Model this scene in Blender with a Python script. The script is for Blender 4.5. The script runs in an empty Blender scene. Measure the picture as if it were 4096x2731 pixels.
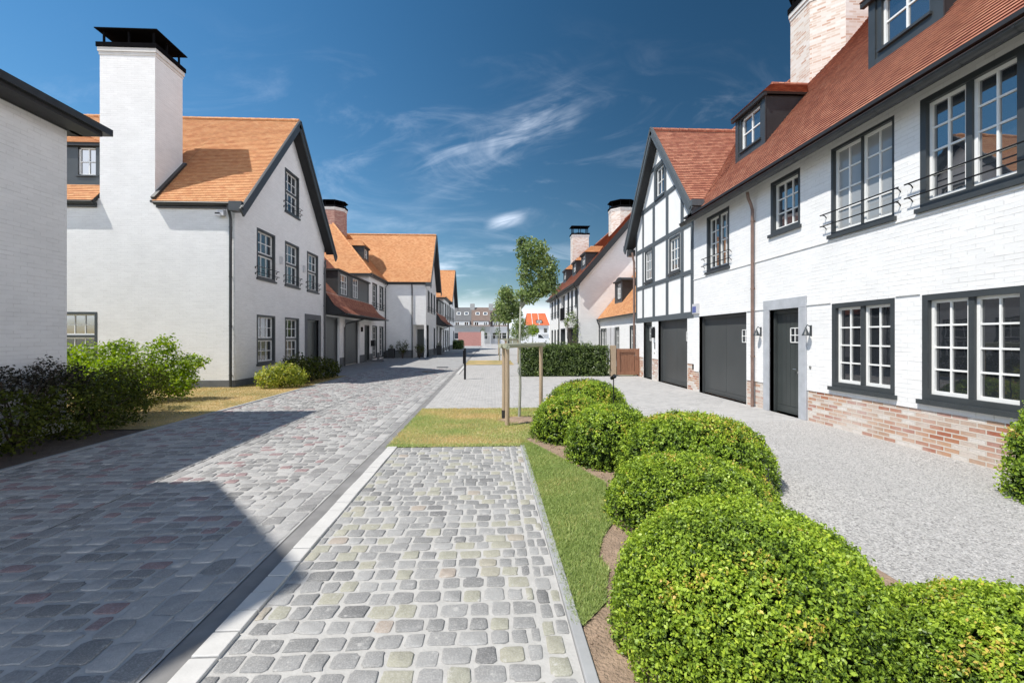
import bpy, math, random
import numpy as np
from mathutils import Vector
R = math.radians
random.seed(7); RNG = np.random.default_rng(7)
SC = bpy.context.scene
COL = SC.collection

# ---------------------------------------------------------------- camera, sky, sun, exposure
cd = bpy.data.cameras.new("camera"); cam = bpy.data.objects.new("camera", cd); COL.objects.link(cam)
cam.location = (0, 0, 1.65); cam.rotation_euler = (R(90), 0, R(-2.705))
cd.lens = 16.0; cd.sensor_width = 36; cd.shift_y = -0.00427; cd.clip_start = 0.05; cd.clip_end = 3000
SC.camera = cam
SUN_DIR = Vector((0.58, 0.28, -1.0)).normalized()          # the way the light travels
SUN_EL = math.asin(-SUN_DIR.z); SUN_AZ = math.atan2(-SUN_DIR.x, -SUN_DIR.y)   # clockwise from +Y
W = bpy.data.worlds.new("World"); SC.world = W; W.use_nodes = True
def build_sky():
    nt = W.node_tree; N = nt.nodes; L = nt.links; N.clear()
    def n(t, **k):
        o = N.new(t)
        for a, b in k.items(): setattr(o, a, b)
        return o
    def M(op, a, b=None, c=None):
        o = n('ShaderNodeMath', operation=op)
        for i, v in enumerate((a, b, c)):
            if v is None: continue
            if hasattr(v, 'is_linked') or hasattr(v, 'links'): L.new(v, o.inputs[i])
            else: o.inputs[i].default_value = v
        return o.outputs[0]
    out = n('ShaderNodeOutputWorld'); bg = n('ShaderNodeBackground'); L.new(bg.outputs[0], out.inputs[0])
    sky = n('ShaderNodeTexSky', sky_type='NISHITA', sun_disc=False); sky.sun_elevation = SUN_EL; sky.sun_rotation = SUN_AZ
    sky.air_density = 1.15; sky.dust_density = 0.25; sky.ozone_density = 3.0; sky.altitude = 200
    hs = n('ShaderNodeHueSaturation'); hs.inputs['Saturation'].default_value = 1.28; hs.inputs['Value'].default_value = 0.92; hs.inputs['Hue'].default_value = 0.493
    L.new(sky.outputs[0], hs.inputs['Color'])
    tc = n('ShaderNodeTexCoord'); sx = n('ShaderNodeSeparateXYZ'); L.new(tc.outputs['Generated'], sx.inputs[0])
    X, Y, Z = sx.outputs
    yy = M('MAXIMUM', Y, 0.05)
    px = M('DIVIDE', X, yy); pz = M('DIVIDE', Z, yy)
    # high cirrus: a feathered streak rising to the right ahead, fine combed wisps
    ca, sa = math.cos(R(38)), math.sin(R(38))
    dx = M('ADD', px, -0.03); dz = M('ADD', pz, -0.44)
    u = M('ADD', M('MULTIPLY', dx, ca), M('MULTIPLY', dz, sa)); v = M('SUBTRACT', M('MULTIPLY', dz, ca), M('MULTIPLY', dx, sa))
    def noise(vec, scale, detail=5, rough=0.6, dist=0.0):
        t = n('ShaderNodeTexNoise'); t.inputs['Scale'].default_value = scale; t.inputs['Detail'].default_value = detail
        t.inputs['Roughness'].default_value = rough; t.inputs['Distortion'].default_value = dist; L.new(vec, t.inputs['Vector']); return t.outputs[0]
    def comb(a, b, c=0.0):
        o = n('ShaderNodeCombineXYZ')
        for i, q in enumerate((a, b, c)):
            if hasattr(q, 'links'): L.new(q, o.inputs[i])
            else: o.inputs[i].default_value = q
        return o.outputs[0]
    def ramp(f, a, b):
        o = n('ShaderNodeMapRange', interpolation_type='SMOOTHSTEP'); L.new(f, o.inputs[0])
        o.inputs[1].default_value = a; o.inputs[2].default_value = b; return o.outputs[0]
    def gauss(f, w):   # 1 at the middle, 0 beyond w
        return ramp(M('ABSOLUTE', f), w, 0.0)
    curve = M('ADD', v, M('MULTIPLY', M('SINE', M('MULTIPLY', u, 9.0)), 0.035))
    body = M('MULTIPLY', gauss(curve, 0.085), gauss(u, 0.33))
    wis = noise(comb(M('MULTIPLY', M('ADD', px, M('MULTIPLY', pz, 0.55)), 3.0), M('MULTIPLY', M('SUBTRACT', pz, M('MULTIPLY', px, 0.35)), 17.0)), 1.6, 6, 0.62, 0.6)
    big = noise(comb(M('MULTIPLY', u, 7.0), M('MULTIPLY', v, 10.0), 3.1), 1.0, 3, 0.5, 0.3)
    cir = M('MULTIPLY', body, M('MULTIPLY', ramp(wis, 0.36, 0.72), ramp(big, 0.28, 0.66)))
    thin = M('MULTIPLY', M('MULTIPLY', ramp(noise(comb(M('MULTIPLY', px, 2.2), M('MULTIPLY', pz, 6.0), 8.0), 1.4, 6, 0.65, 0.9), 0.5, 0.82), ramp(pz, 0.75, 0.3)), 0.38)
    # low banks of cloud towards the horizon
    low = M('MULTIPLY', ramp(noise(comb(M('MULTIPLY', px, 3.4), M('MULTIPLY', pz, 15.0), 1.7), 1.5, 6, 0.55, 0.5), 0.52, 0.72), M('MULTIPLY', ramp(pz, 0.24, 0.09), 0.6))
    puff = M('MULTIPLY', M('MULTIPLY', gauss(M('SUBTRACT', pz, M('ADD', 0.247, M('MULTIPLY', px, 0.25))), 0.022), gauss(M('ADD', px, -0.035), 0.055)), M('MULTIPLY', ramp(wis, 0.30, 0.62), 0.6))
    hz = M('ADD', puff, M('MULTIPLY', ramp(pz, 0.10, 0.03), 0.75))
    side = n('ShaderNodeMapRange', interpolation_type='SMOOTHSTEP'); L.new(X, side.inputs[0]); side.inputs[1].default_value = -0.75; side.inputs[2].default_value = 0.6; side.inputs[3].default_value = 0.98; side.inputs[4].default_value = 0.36
    dk = n('ShaderNodeVectorMath', operation='SCALE'); L.new(hs.outputs[0], dk.inputs[0]); L.new(side.outputs[0], dk.inputs['Scale'])
    tot = M('MINIMUM', M('ADD', M('ADD', M('MULTIPLY', cir, 0.40), M('MULTIPLY', thin, 0.45)), M('ADD', low, hz)), 0.95)
    front = M('GREATER_THAN', Y, 0.05); tot = M('MULTIPLY', tot, front)
    # added unseen cloud low to the right and behind, brightening the shaded walls
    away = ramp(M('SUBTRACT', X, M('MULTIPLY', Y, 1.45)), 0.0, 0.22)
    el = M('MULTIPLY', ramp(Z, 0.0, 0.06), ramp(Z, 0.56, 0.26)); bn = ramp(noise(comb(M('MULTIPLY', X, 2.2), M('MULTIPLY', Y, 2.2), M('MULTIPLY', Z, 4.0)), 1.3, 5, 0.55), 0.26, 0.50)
    fill_cloud = M('MULTIPLY', M('MULTIPLY', away, el), M('MULTIPLY', bn, FILL_CLOUD))
    mx = n('ShaderNodeMix', data_type='RGBA'); L.new(tot, mx.inputs[0]); L.new(dk.outputs[0], mx.inputs[6])
    mx.inputs[7].default_value = CLOUD
    m2 = n('ShaderNodeMix', data_type='RGBA'); L.new(fill_cloud, m2.inputs[0]); L.new(mx.outputs[2], m2.inputs[6]); m2.inputs[7].default_value = tuple(1.7 * q for q in CLOUD[:3]) + (1,)
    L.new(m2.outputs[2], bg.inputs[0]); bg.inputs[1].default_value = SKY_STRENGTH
SKY_STRENGTH = 0.095; FILL_CLOUD = 1.0; CLOUD = (9.5, 10.2, 11.5, 1)
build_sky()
sd = bpy.data.lights.new("sun", 'SUN'); sd.energy = 3.45; sd.angle = R(0.53); sd.color = (1.0, 0.955, 0.88)
sun = bpy.data.objects.new("sun", sd); COL.objects.link(sun); sun.rotation_euler = SUN_DIR.to_track_quat('-Z', 'Y').to_euler(); sun.location = (-20, -10, 40)
vs = SC.view_settings; SC.display_settings.display_device = 'sRGB'; vs.view_transform = 'Standard'; vs.look = 'None'; vs.exposure = 0.70; vs.gamma = 1.0; vs.use_curve_mapping = False
SC.cycles.use_denoising = True; SC.cycles.max_bounces = 6; SC.cycles.diffuse_bounces = 3; SC.cycles.glossy_bounces = 3; SC.cycles.transparent_max_bounces = 6

# ---------------------------------------------------------------- materials
class MT:
    def __init__(s, name):
        s.m = bpy.data.materials.new(name); s.m.use_nodes = True; s.nt = s.m.node_tree; s.N = s.nt.nodes; s.L = s.nt.links
        s.b = s.N['Principled BSDF']
    def n(s, t, **k):
        o = s.N.new(t)
        for a, b in k.items(): setattr(o, a, b)
        return o
    def set(s, **k):
        for a, b in k.items():
            i = s.b.inputs[a.replace('_', ' ')]
            i.default_value = (*b, 1) if isinstance(b, tuple) and len(b) == 3 else b
        return s
    def uv(s):
        if not hasattr(s, '_uv'): s._uv = s.n('ShaderNodeTexCoord')
        return s._uv.outputs['UV']
    def obj(s):
        s.uv(); return s._uv.outputs['Object']
    def attr(s, a):
        o = s.n('ShaderNodeAttribute', attribute_name=a); return o.outputs['Fac']
    def map(s, vec, scale):
        o = s.n('ShaderNodeMapping'); o.inputs['Scale'].default_value = scale; s.L.new(vec, o.inputs[0]); return o.outputs[0]
    def noise(s, scale, vec=None, detail=4, rough=0.55, dist=0.0):
        o = s.n('ShaderNodeTexNoise'); o.inputs['Scale'].default_value = scale; o.inputs['Detail'].default_value = detail
        o.inputs['Roughness'].default_value = rough; o.inputs['Distortion'].default_value = dist
        s.L.new(vec if vec is not None else s.obj(), o.inputs['Vector']); return o.outputs[0]
    def ramp(s, f, stops, interp='LINEAR'):
        o = s.n('ShaderNodeValToRGB'); r = o.color_ramp; r.interpolation = interp
        while len(r.elements) < len(stops): r.elements.new(0.5)
        for e, (p, c) in zip(r.elements, stops):
            e.position = p; e.color = (*c, 1) if len(c) == 3 else c
        s.L.new(f, o.inputs[0]); return o.outputs[0]
    def mr(s, f, a, b, c=0.0, d=1.0):
        o = s.n('ShaderNodeMapRange'); s.L.new(f, o.inputs[0])
        for i, v in enumerate((a, b, c, d)): o.inputs[i + 1].default_value = v
        return o.outputs[0]
    def mix(s, f, a, b, mode='MIX'):
        o = s.n('ShaderNodeMix', data_type='RGBA', blend_type=mode)
        for i, v in ((0, f), (6, a), (7, b)):
            if hasattr(v, 'links'): s.L.new(v, o.inputs[i])
            else: o.inputs[i].default_value = (*v, 1) if isinstance(v, tuple) else v
        return o.outputs[2]
    def math(s, op, a, b):
        o = s.n('ShaderNodeMath', operation=op)
        for i, v in enumerate((a, b)):
            if hasattr(v, 'links'): s.L.new(v, o.inputs[i])
            else: o.inputs[i].default_value = v
        return o.outputs[0]
    def col(s, c): s.L.new(c, s.b.inputs['Base Color']); return s
    def rough(s, c): s.L.new(c, s.b.inputs['Roughness']); return s
    def bump(s, h, dist=0.01, strength=1.0):
        o = s.n('ShaderNodeBump'); o.inputs['Distance'].default_value = dist; o.inputs['Strength'].default_value = strength
        s.L.new(h, o.inputs['Height']); s.L.new(o.outputs[0], s.b.inputs['Normal']); return s

def brick_node(s, w, h, mortar, smooth=0.1, bias=0.0, c1=(1, 1, 1), c2=(1, 1, 1), cm=(0, 0, 0), vec=None):
    o = s.n('ShaderNodeTexBrick'); o.offset = 0.5; o.squash = 1.0
    s.L.new(vec if vec is not None else s.uv(), o.inputs['Vector'])
    for k, v in (('Scale', 1.0), ('Mortar Size', mortar), ('Mortar Smooth', smooth), ('Bias', bias), ('Brick Width', w), ('Row Height', h)): o.inputs[k].default_value = v
    o.inputs['Color1'].default_value = (*c1, 1); o.inputs['Color2'].default_value = (*c2, 1); o.inputs['Mortar'].default_value = (*cm, 1)
    return o

def plain(name, c, rough=0.5, var=0.12, scale=6.0, spec=0.5, bump=0.0, metallic=0.0):
    s = MT(name); s.set(Roughness=rough, Metallic=metallic); s.b.inputs['Specular IOR Level'].default_value = spec
    f = s.noise(scale, detail=6)
    d = tuple(min(1, x * (1 - var)) for x in c); e = tuple(min(1, x * (1 + var)) for x in c)
    s.col(s.ramp(f, [(0.3, d), (0.7, e)]))
    if bump: s.bump(s.noise(scale * 6, detail=4), bump)
    return s.m

def painted_brick():
    s = MT('white_painted_brick'); s.set(Roughness=0.75)
    uv = s.uv(); wob = s.noise(3.0, uv, 3)
    b = brick_node(s, 0.215, 0.068, 0.007, 0.25, vec=uv)
    nz = s.noise(22, uv, 5, 0.6); pz = s.noise(1.3, uv, 4)
    # joints are partly filled with paint: only stretches of them read
    fill = s.mr(s.noise(2.4, s.map(uv, (1.2, 7.0, 1)), 4, 0.6), 0.40, 0.66)
    inv = s.math('MULTIPLY', b.outputs['Fac'], fill)
    h = s.math('SUBTRACT', s.math('MULTIPLY', nz, 0.5), inv)
    s.bump(h, 0.007, 0.6)
    base = s.ramp(pz, [(0.3, (0.77, 0.765, 0.755)), (0.7, (0.83, 0.825, 0.815))])
    perb = brick_node(s, 0.215, 0.068, 0.0, 0.0, c1=(0.95, 0.95, 0.95), c2=(1, 1, 1), vec=uv)
    base = s.mix(1.0, base, perb.outputs['Color'], 'MULTIPLY')
    s.col(s.mix(s.math('MULTIPLY', inv, 0.4), base, (0.45, 0.44, 0.42))); return s.m

def plinth_brick():
    s = MT('rustic_brick'); s.set(Roughness=0.85); uv = s.uv()
    cell = s.n('ShaderNodeTexWhiteNoise', noise_dimensions='2D')
    # per-brick id: from a brick texture with random tint
    b = brick_node(s, 0.215, 0.068, 0.010, 0.2, c1=(0, 0, 0), c2=(1, 1, 1), cm=(0.5, 0.5, 0.5), vec=uv)
    g = s.n('ShaderNodeRGBToBW'); s.L.new(b.outputs['Color'], g.inputs[0])
    c = s.ramp(g.outputs[0], [(0.0, (0.34, 0.10, 0.055)), (0.22, (0.42, 0.18, 0.095)), (0.45, (0.50, 0.30, 0.19)), (0.66, (0.42, 0.28, 0.20)), (0.8, (0.62, 0.57, 0.52)), (1.0, (0.66, 0.62, 0.58))])
    wash = s.mr(s.noise(1.1, uv, 5, 0.6), 0.42, 0.62)
    c = s.mix(s.math('MULTIPLY', wash, 0.5), c, (0.66, 0.62, 0.585))
    c = s.mix(s.mr(s.noise(30, uv, 3), 0.4, 0.7, 0, 0.25), c, (0.25, 0.2, 0.17))
    c = s.mix(b.outputs['Fac'], c, (0.60, 0.545, 0.48)); s.col(c)
    s.bump(s.math('SUBTRACT', s.math('MULTIPLY', s.noise(40, uv, 3), 0.4), b.outputs['Fac']), 0.012); return s.m

def chimney_brick(name, dark=False):
    s = MT(name); s.set(Roughness=0.85); uv = s.uv()
    b = brick_node(s, 0.215, 0.068, 0.010, 0.2, c1=(0, 0, 0), c2=(1, 1, 1), cm=(0.5, 0.5, 0.5), vec=uv)
    g = s.n('ShaderNodeRGBToBW'); s.L.new(b.outputs['Color'], g.inputs[0])
    if dark: st = [(0.0, (0.24, 0.09, 0.07)), (0.5, (0.32, 0.15, 0.115)), (1.0, (0.42, 0.25, 0.20))]; mo = (0.36, 0.25, 0.21)
    else: st = [(0.0, (0.47, 0.29, 0.21)), (0.3, (0.56, 0.45, 0.37)), (0.6, (0.62, 0.56, 0.50)), (1.0, (0.68, 0.64, 0.60))]; mo = (0.64, 0.59, 0.54)
    c = s.mix(b.outputs['Fac'], s.ramp(g.outputs[0], st), mo); s.col(c)
    s.bump(b.outputs['Fac'], 0.008, -1.0); return s.m

def tiles(name, stops):
    s = MT(name); s.set(Roughness=0.8); uv = s.uv()
    b = brick_node(s, 0.165, 0.105, 0.0035, 0.1, c1=(0, 0, 0), c2=(1, 1, 1), cm=(0.2, 0.2, 0.2), vec=uv)
    g = s.n('ShaderNodeRGBToBW'); s.L.new(b.outputs['Color'], g.inputs[0])
    c = s.ramp(g.outputs[0], stops)
    big = s.noise(0.7, uv, 5, 0.65)
    c = s.mix(s.mr(big, 0.35, 0.7, 0.0, 0.4), c, tuple(x * 0.72 for x in stops[1][1]))
    c = s.mix(s.math('MULTIPLY', b.outputs['Fac'], 0.4), c, (0.12, 0.05, 0.03)); s.col(c)
    s.bump(s.math('SUBTRACT', s.noise(25, uv, 3), b.outputs['Fac']), 0.004); return s.m

def foliage(name, stops, trans=0.28, gloss=0.35):
    s = MT(name); N, L = s.N, s.L
    f = s.attr('rnd'); c = s.ramp(f, stops)
    s.col(c); s.set(Roughness=0.42); s.b.inputs['Specular IOR Level'].default_value = gloss
    t = s.n('ShaderNodeBsdfTranslucent'); hs = s.n('ShaderNodeHueSaturation'); hs.inputs['Saturation'].default_value = 1.1; hs.inputs['Value'].default_value = 1.5
    L.new(c, hs.inputs['Color']); L.new(hs.outputs[0], t.inputs[0])
    m = s.n('ShaderNodeMixShader'); m.inputs[0].default_value = trans; L.new(s.b.outputs[0], m.inputs[1]); L.new(t.outputs[0], m.inputs[2])
    L.new(m.outputs[0], N['Material Output'].inputs[0]); return s.m

def stones(name, stops, rough=0.75, gs=14):
    s = MT(name); s.set(Roughness=rough); f = s.attr('rnd'); c = s.ramp(f, stops)
    nz = s.noise(gs, detail=6, rough=0.7); c = s.mix(s.mr(nz, 0.35, 0.72, 0.0, 0.5), c, s.mix(1.0, c, (0.62, 0.61, 0.6), 'MULTIPLY'))
    worn = s.noise(11, detail=5, rough=0.7); c = s.mix(s.mr(worn, 0.60, 0.68, 0, 0.75), c, (0.46, 0.45, 0.43))
    fine = s.noise(110, detail=3); c = s.mix(s.mr(fine, 0.45, 0.75, 0, 0.35), c, (0.62, 0.6, 0.57)); s.col(c)
    s.bump(s.math('ADD', s.noise(30, detail=6, rough=0.7), s.math('MULTIPLY', s.noise(150, detail=2), 0.3)), 0.008, 0.8); return s.m

def small_cobbles(name, c1, c2, cm, w=0.17, h=0.12):
    s = MT(name); s.set(Roughness=0.85); uv = s.uv()
    wob = s.n('ShaderNodeTexNoise'); wob.inputs['Scale'].default_value = 5.0; s.L.new(uv, wob.inputs['Vector'])
    vm = s.n('ShaderNodeVectorMath', operation='SCALE'); vm.inputs['Scale'].default_value = 0.05; s.L.new(wob.outputs['Color'], vm.inputs[0])
    va = s.n('ShaderNodeVectorMath', operation='ADD'); s.L.new(uv, va.inputs[0]); s.L.new(vm.outputs[0], va.inputs[1])
    b = brick_node(s, w, h, 0.016, 0.5, c1=(0, 0, 0), c2=(1, 1, 1), cm=(0.5, 0.5, 0.5), vec=va.outputs[0])
    g = s.n('ShaderNodeRGBToBW'); s.L.new(b.outputs['Color'], g.inputs[0])
    c = s.ramp(g.outputs[0], [(0.0, c1), (0.6, c2), (1.0, tuple(x * 1.06 for x in c2))])
    c = s.mix(s.mr(s.noise(0.5, uv, 5), 0.35, 0.7, 0.0, 0.3), c, cm)
    fill = s.mr(s.noise(1.5, uv, 4), 0.3, 0.7, 0.35, 1.0)
    c = s.mix(s.math('MULTIPLY', b.outputs['Fac'], fill), c, cm); s.col(c)
    s.bump(s.math('SUBTRACT', s.math('MULTIPLY', s.noise(40, uv, 4), 0.4), b.outputs['Fac']), 0.012, 0.8); return s.m

def gravel_mat():
    s = MT('pale_gravel'); s.set(Roughness=0.9)
    v = s.n('ShaderNodeTexVoronoi'); v.inputs['Scale'].default_value = 70; s.L.new(s.obj(), v.inputs['Vector'])
    g = s.n('ShaderNodeRGBToBW'); s.L.new(v.outputs['Color'], g.inputs[0])
    c = s.ramp(g.outputs[0], [(0.1, (0.22, 0.213, 0.205)), (0.4, (0.44, 0.425, 0.41)), (0.9, (0.66, 0.64, 0.615))])
    c = s.mix(s.mr(s.noise(0.8, None, 5), 0.35, 0.7, 0, 0.35), c, (0.38, 0.367, 0.355)); s.col(c)
    s.bump(s.math('ADD', s.mr(v.outputs['Distance'], 0, 0.6, 1, 0), s.noise(180, None, 2)), 0.012, 0.9); return s.m

def grass_mat(name, green, dry, amount, blade=False):
    s = MT(name); s.set(Roughness=0.8)
    p = s.noise(1.0, None, 5, 0.6); f = s.mr(p, 0.5 - amount, 0.72 - amount)
    c = s.mix(f, green, dry)
    c = s.mix(s.mr(s.noise(55, None, 4, 0.7), 0.35, 0.7, 0.0, 0.55), c, s.mix(1.0, c, (0.55, 0.55, 0.5), 'MULTIPLY')); s.col(c)
    if not blade: s.bump(s.noise(90, None, 4, 0.7), 0.02, 0.8)
    return s.m

def glass(name, c, ior=1.9, rough=0.015):
    s = MT(name); s.set(Base_Color=c, Roughness=rough, IOR=ior); s.b.inputs['Specular IOR Level'].default_value = 0.5
    f = s.noise(1.6, None, 3); s.bump(f, 0.004, 0.25)
    return s.m

def wood(name, a, b, scale=(14, 14, 1.2), rough=0.65):
    s = MT(name); s.set(Roughness=rough); v = s.map(s.obj(), scale)
    f = s.noise(2.2, v, 6, 0.65, 1.2); s.col(s.ramp(f, [(0.28, a), (0.72, b)])); s.bump(f, 0.003); return s.m

MAT = {}
def mats():
    m = MAT
    m['white'] = painted_brick(); m['plinth'] = plinth_brick(); m['chim'] = chimney_brick('pale_brick'); m['chimd'] = chimney_brick('red_brick', True)
    m['panel'] = plain('white_infill', (0.80, 0.795, 0.78), 0.75, 0.035, 3, bump=0.003)
    m['tile_o'] = tiles('orange_clay_tile', [(0.0, (0.52, 0.21, 0.085)), (0.5, (0.66, 0.32, 0.135)), (1.0, (0.72, 0.39, 0.185))])
    m['tile_r'] = tiles('red_clay_tile', [(0.0, (0.28, 0.095, 0.062)), (0.5, (0.43, 0.168, 0.103)), (1.0, (0.55, 0.255, 0.16))])
    m['dark'] = plain('charcoal_paint', (0.043, 0.050, 0.054), 0.42, 0.12, 4)
    m['timber'] = wood('grey_painted_timber', (0.065, 0.078, 0.088), (0.095, 0.11, 0.12))
    m['soffit'] = plain('black_boards', (0.018, 0.019, 0.021), 0.6, 0.2, 3)
    m['zinc'] = plain('dark_zinc', (0.033, 0.036, 0.038), 0.4, 0.25, 5)
    m['clad'] = plain('charcoal_cladding', (0.024, 0.026, 0.028), 0.55, 0.2, 3)
    m['sash'] = plain('white_sash_paint', (0.80, 0.80, 0.78), 0.4, 0.03, 5)
    m['glass'] = glass('window_glass', (0.020, 0.023, 0.027), 2.1)
    m['glassb'] = glass('sky_reflecting_glass', (0.02, 0.026, 0.034), 3.2)
    m['blind'] = glass('glass_over_grey_blind', (0.30, 0.31, 0.315), 1.7, 0.05)
    m['copper'] = plain('weathered_copper', (0.23, 0.15, 0.12), 0.5, 0.2, 7, metallic=0.3)
    m['stone'] = plain('blue_stone', (0.40, 0.415, 0.44), 0.7, 0.12, 5, bump=0.002)
    m['greystone'] = plain('dark_plinth_stone', (0.125, 0.13, 0.135), 0.75, 0.15, 5, bump=0.003)
    m['band'] = plain('pale_stone_band', (0.62, 0.60, 0.57), 0.7, 0.08, 6)
    m['iron'] = plain('black_iron', (0.010, 0.011, 0.013), 0.6, 0.2, 8, spec=0.2)
    m['soot'] = plain('sooty_cowl', (0.008, 0.008, 0.009), 0.95, 0.2, 8, spec=0.0)
    m['steel'] = plain('brushed_steel', (0.55, 0.55, 0.53), 0.3, 0.1, 8, metallic=1.0)
    m['lightgrey'] = plain('light_grey_box', (0.55, 0.55, 0.56), 0.5, 0.06, 6)
    m['blue'] = plain('blue_sign_paint', (0.10, 0.13, 0.33), 0.4, 0.1, 9)
    m['door'] = plain('dark_green_door_paint', (0.045, 0.052, 0.051), 0.38, 0.10, 2.5)
    m['garage'] = plain('slate_grey_door_paint', (0.062, 0.066, 0.067), 0.42, 0.08, 1.5)
    m['cedar'] = wood('cedar_boards', (0.20, 0.085, 0.045), (0.34, 0.17, 0.10), (10, 10, 1.0))
    m['stake'] = wood('pale_stake_wood', (0.34, 0.25, 0.165), (0.47, 0.36, 0.25), (18, 18, 1.5))
    m['stakegreen'] = wood('green_tinged_rail_wood', (0.30, 0.31, 0.22), (0.42, 0.41, 0.31), (3, 18, 18))
    m['bark'] = wood('grey_green_bark', (0.22, 0.225, 0.175), (0.38, 0.38, 0.31), (20, 20, 5))
    m['twig'] = plain('brown_twigs', (0.07, 0.05, 0.035), 0.8, 0.25, 9)
    m['box'] = foliage('box_leaves', [(0.0, (0.02, 0.04, 0.012)), (0.14, (0.085, 0.145, 0.024)), (0.45, (0.265, 0.385, 0.045)), (0.78, (0.42, 0.54, 0.055)), (0.9, (0.52, 0.60, 0.075)), (1.0, (0.62, 0.44, 0.11))])
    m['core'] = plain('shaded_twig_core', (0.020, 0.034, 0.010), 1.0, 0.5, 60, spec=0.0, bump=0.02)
    m['hedge'] = foliage('hedge_leaves', [(0.0, (0.02, 0.036, 0.010)), (0.4, (0.085, 0.13, 0.028)), (0.8, (0.18, 0.245, 0.055)), (1.0, (0.26, 0.31, 0.10))], 0.25, 0.5)
    m['beech'] = foliage('fresh_green_leaves', [(0.0, (0.045, 0.08, 0.012)), (0.4, (0.20, 0.30, 0.026)), (0.8, (0.37, 0.48, 0.04)), (1.0, (0.50, 0.50, 0.05))], 0.48)
    m['darkleaf'] = foliage('dull_green_leaves', [(0.0, (0.018, 0.024, 0.005)), (0.5, (0.065, 0.08, 0.012)), (1.0, (0.135, 0.15, 0.022))], 0.2, 0.1)
    m['purple'] = foliage('dusky_leaves', [(0.0, (0.016, 0.017, 0.014)), (1.0, (0.075, 0.07, 0.05))], 0.15, 0.1)
    m['variegated'] = foliage('variegated_leaves', [(0.0, (0.08, 0.11, 0.02)), (0.4, (0.26, 0.31, 0.04)), (0.7, (0.50, 0.50, 0.08)), (1.0, (0.66, 0.52, 0.14))], 0.4)
    m['tree'] = foliage('plane_tree_leaves', [(0.0, (0.05, 0.085, 0.03)), (0.4, (0.20, 0.27, 0.095)), (0.8, (0.38, 0.44, 0.18)), (1.0, (0.52, 0.55, 0.26))], 0.46)
    m['bay'] = stones('bay_stones', [(0.0, (0.16, 0.16, 0.16)), (0.25, (0.24, 0.24, 0.237)), (0.6, (0.305, 0.303, 0.298)), (0.76, (0.37, 0.368, 0.36)), (0.80, (0.34, 0.335, 0.27)), (0.93, (0.365, 0.352, 0.28)), (0.965, (0.38, 0.325, 0.27)), (1.0, (0.39, 0.33, 0.28))])
    m['road'] = stones('road_stones', [(0.0, (0.18, 0.178, 0.176)), (0.35, (0.28, 0.276, 0.272)), (0.7, (0.37, 0.365, 0.358)), (0.88, (0.43, 0.42, 0.41)), (0.9, (0.25, 0.18, 0.185)), (1.0, (0.29, 0.19, 0.19))])
    m['mortar'] = plain('sandy_joint', (0.44, 0.43, 0.41), 0.9, 0.10, 9, bump=0.004)
    m['roadmortar'] = plain('grey_joint', (0.42, 0.41, 0.395), 0.9, 0.10, 9, bump=0.004)
    m['farroad'] = small_cobbles('far_road_cobbles', (0.24, 0.24, 0.245), (0.33, 0.33, 0.33), (0.38, 0.375, 0.365), 0.20, 0.14)
    m['court'] = small_cobbles('courtyard_cobbles', (0.31, 0.303, 0.295), (0.41, 0.398, 0.385), (0.46, 0.447, 0.43), 0.17, 0.13)
    m['gravel'] = gravel_mat()
    m['kerb'] = plain('white_kerb_stone', (0.53, 0.52, 0.50), 0.7, 0.06, 7, bump=0.002)
    m['strip'] = plain('grey_gutter_concrete', (0.21, 0.205, 0.20), 0.75, 0.22, 3, bump=0.003)
    m['edge'] = plain('edge_band_concrete', (0.33, 0.335, 0.34), 0.75, 0.10, 4, bump=0.002)
    m['soil'] = plain('dry_sandy_soil', (0.33, 0.235, 0.165), 0.95, 0.25, 8, bump=0.03)
    m['darksoil'] = plain('dark_bed_soil', (0.12, 0.09, 0.07), 0.95, 0.25, 6, bump=0.03)
    m['lawn'] = grass_mat('mown_lawn', (0.25, 0.30, 0.10), (0.52, 0.41, 0.20), 0.10)
    m['lawng'] = grass_mat('green_lawn', (0.26, 0.33, 0.11), (0.38, 0.39, 0.16), -0.02)
    m['dry'] = grass_mat('parched_lawn', (0.27, 0.24, 0.085), (0.56, 0.40, 0.19), 0.12)
    m['ground'] = grass_mat('open_ground', (0.13, 0.14, 0.05), (0.30, 0.27, 0.19), 0.1)
    m['fargrey'] = plain('grey_render', (0.33, 0.33, 0.325), 0.8, 0.06, 2)
    m['farwhite'] = plain('pale_render', (0.60, 0.60, 0.60), 0.8, 0.05, 2)
    m['slate'] = plain('grey_slate', (0.11, 0.11, 0.113), 0.7, 0.15, 2)
    m['brownslate'] = plain('brown_roof_tiles', (0.16, 0.115, 0.095), 0.8, 0.15, 2)
    m['farorange'] = tiles('vivid_orange_tile', [(0.0, (0.55, 0.12, 0.04)), (0.5, (0.62, 0.15, 0.055)), (1.0, (0.66, 0.18, 0.07))])
    m['pink'] = plain('pink_brick_screen', (0.45, 0.22, 0.19), 0.85, 0.12, 5)
    m['vanwhite'] = plain('white_van_paint', (0.72, 0.72, 0.72), 0.25, 0.02, 2)
    m['rubber'] = plain('black_rubber', (0.02, 0.02, 0.02), 0.8, 0.2, 9)
    m['bladeg'] = foliage('grass_blades', [(0.0, (0.20, 0.28, 0.075)), (0.5, (0.36, 0.44, 0.15)), (0.70, (0.47, 0.45, 0.18)), (1.0, (0.64, 0.49, 0.25))], 0.3, 0.2)
    m['bladed'] = foliage('dry_grass_blades', [(0.0, (0.24, 0.23, 0.075)), (0.4, (0.44, 0.34, 0.14)), (1.0, (0.60, 0.45, 0.22))], 0.3, 0.2)
mats()
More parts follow.
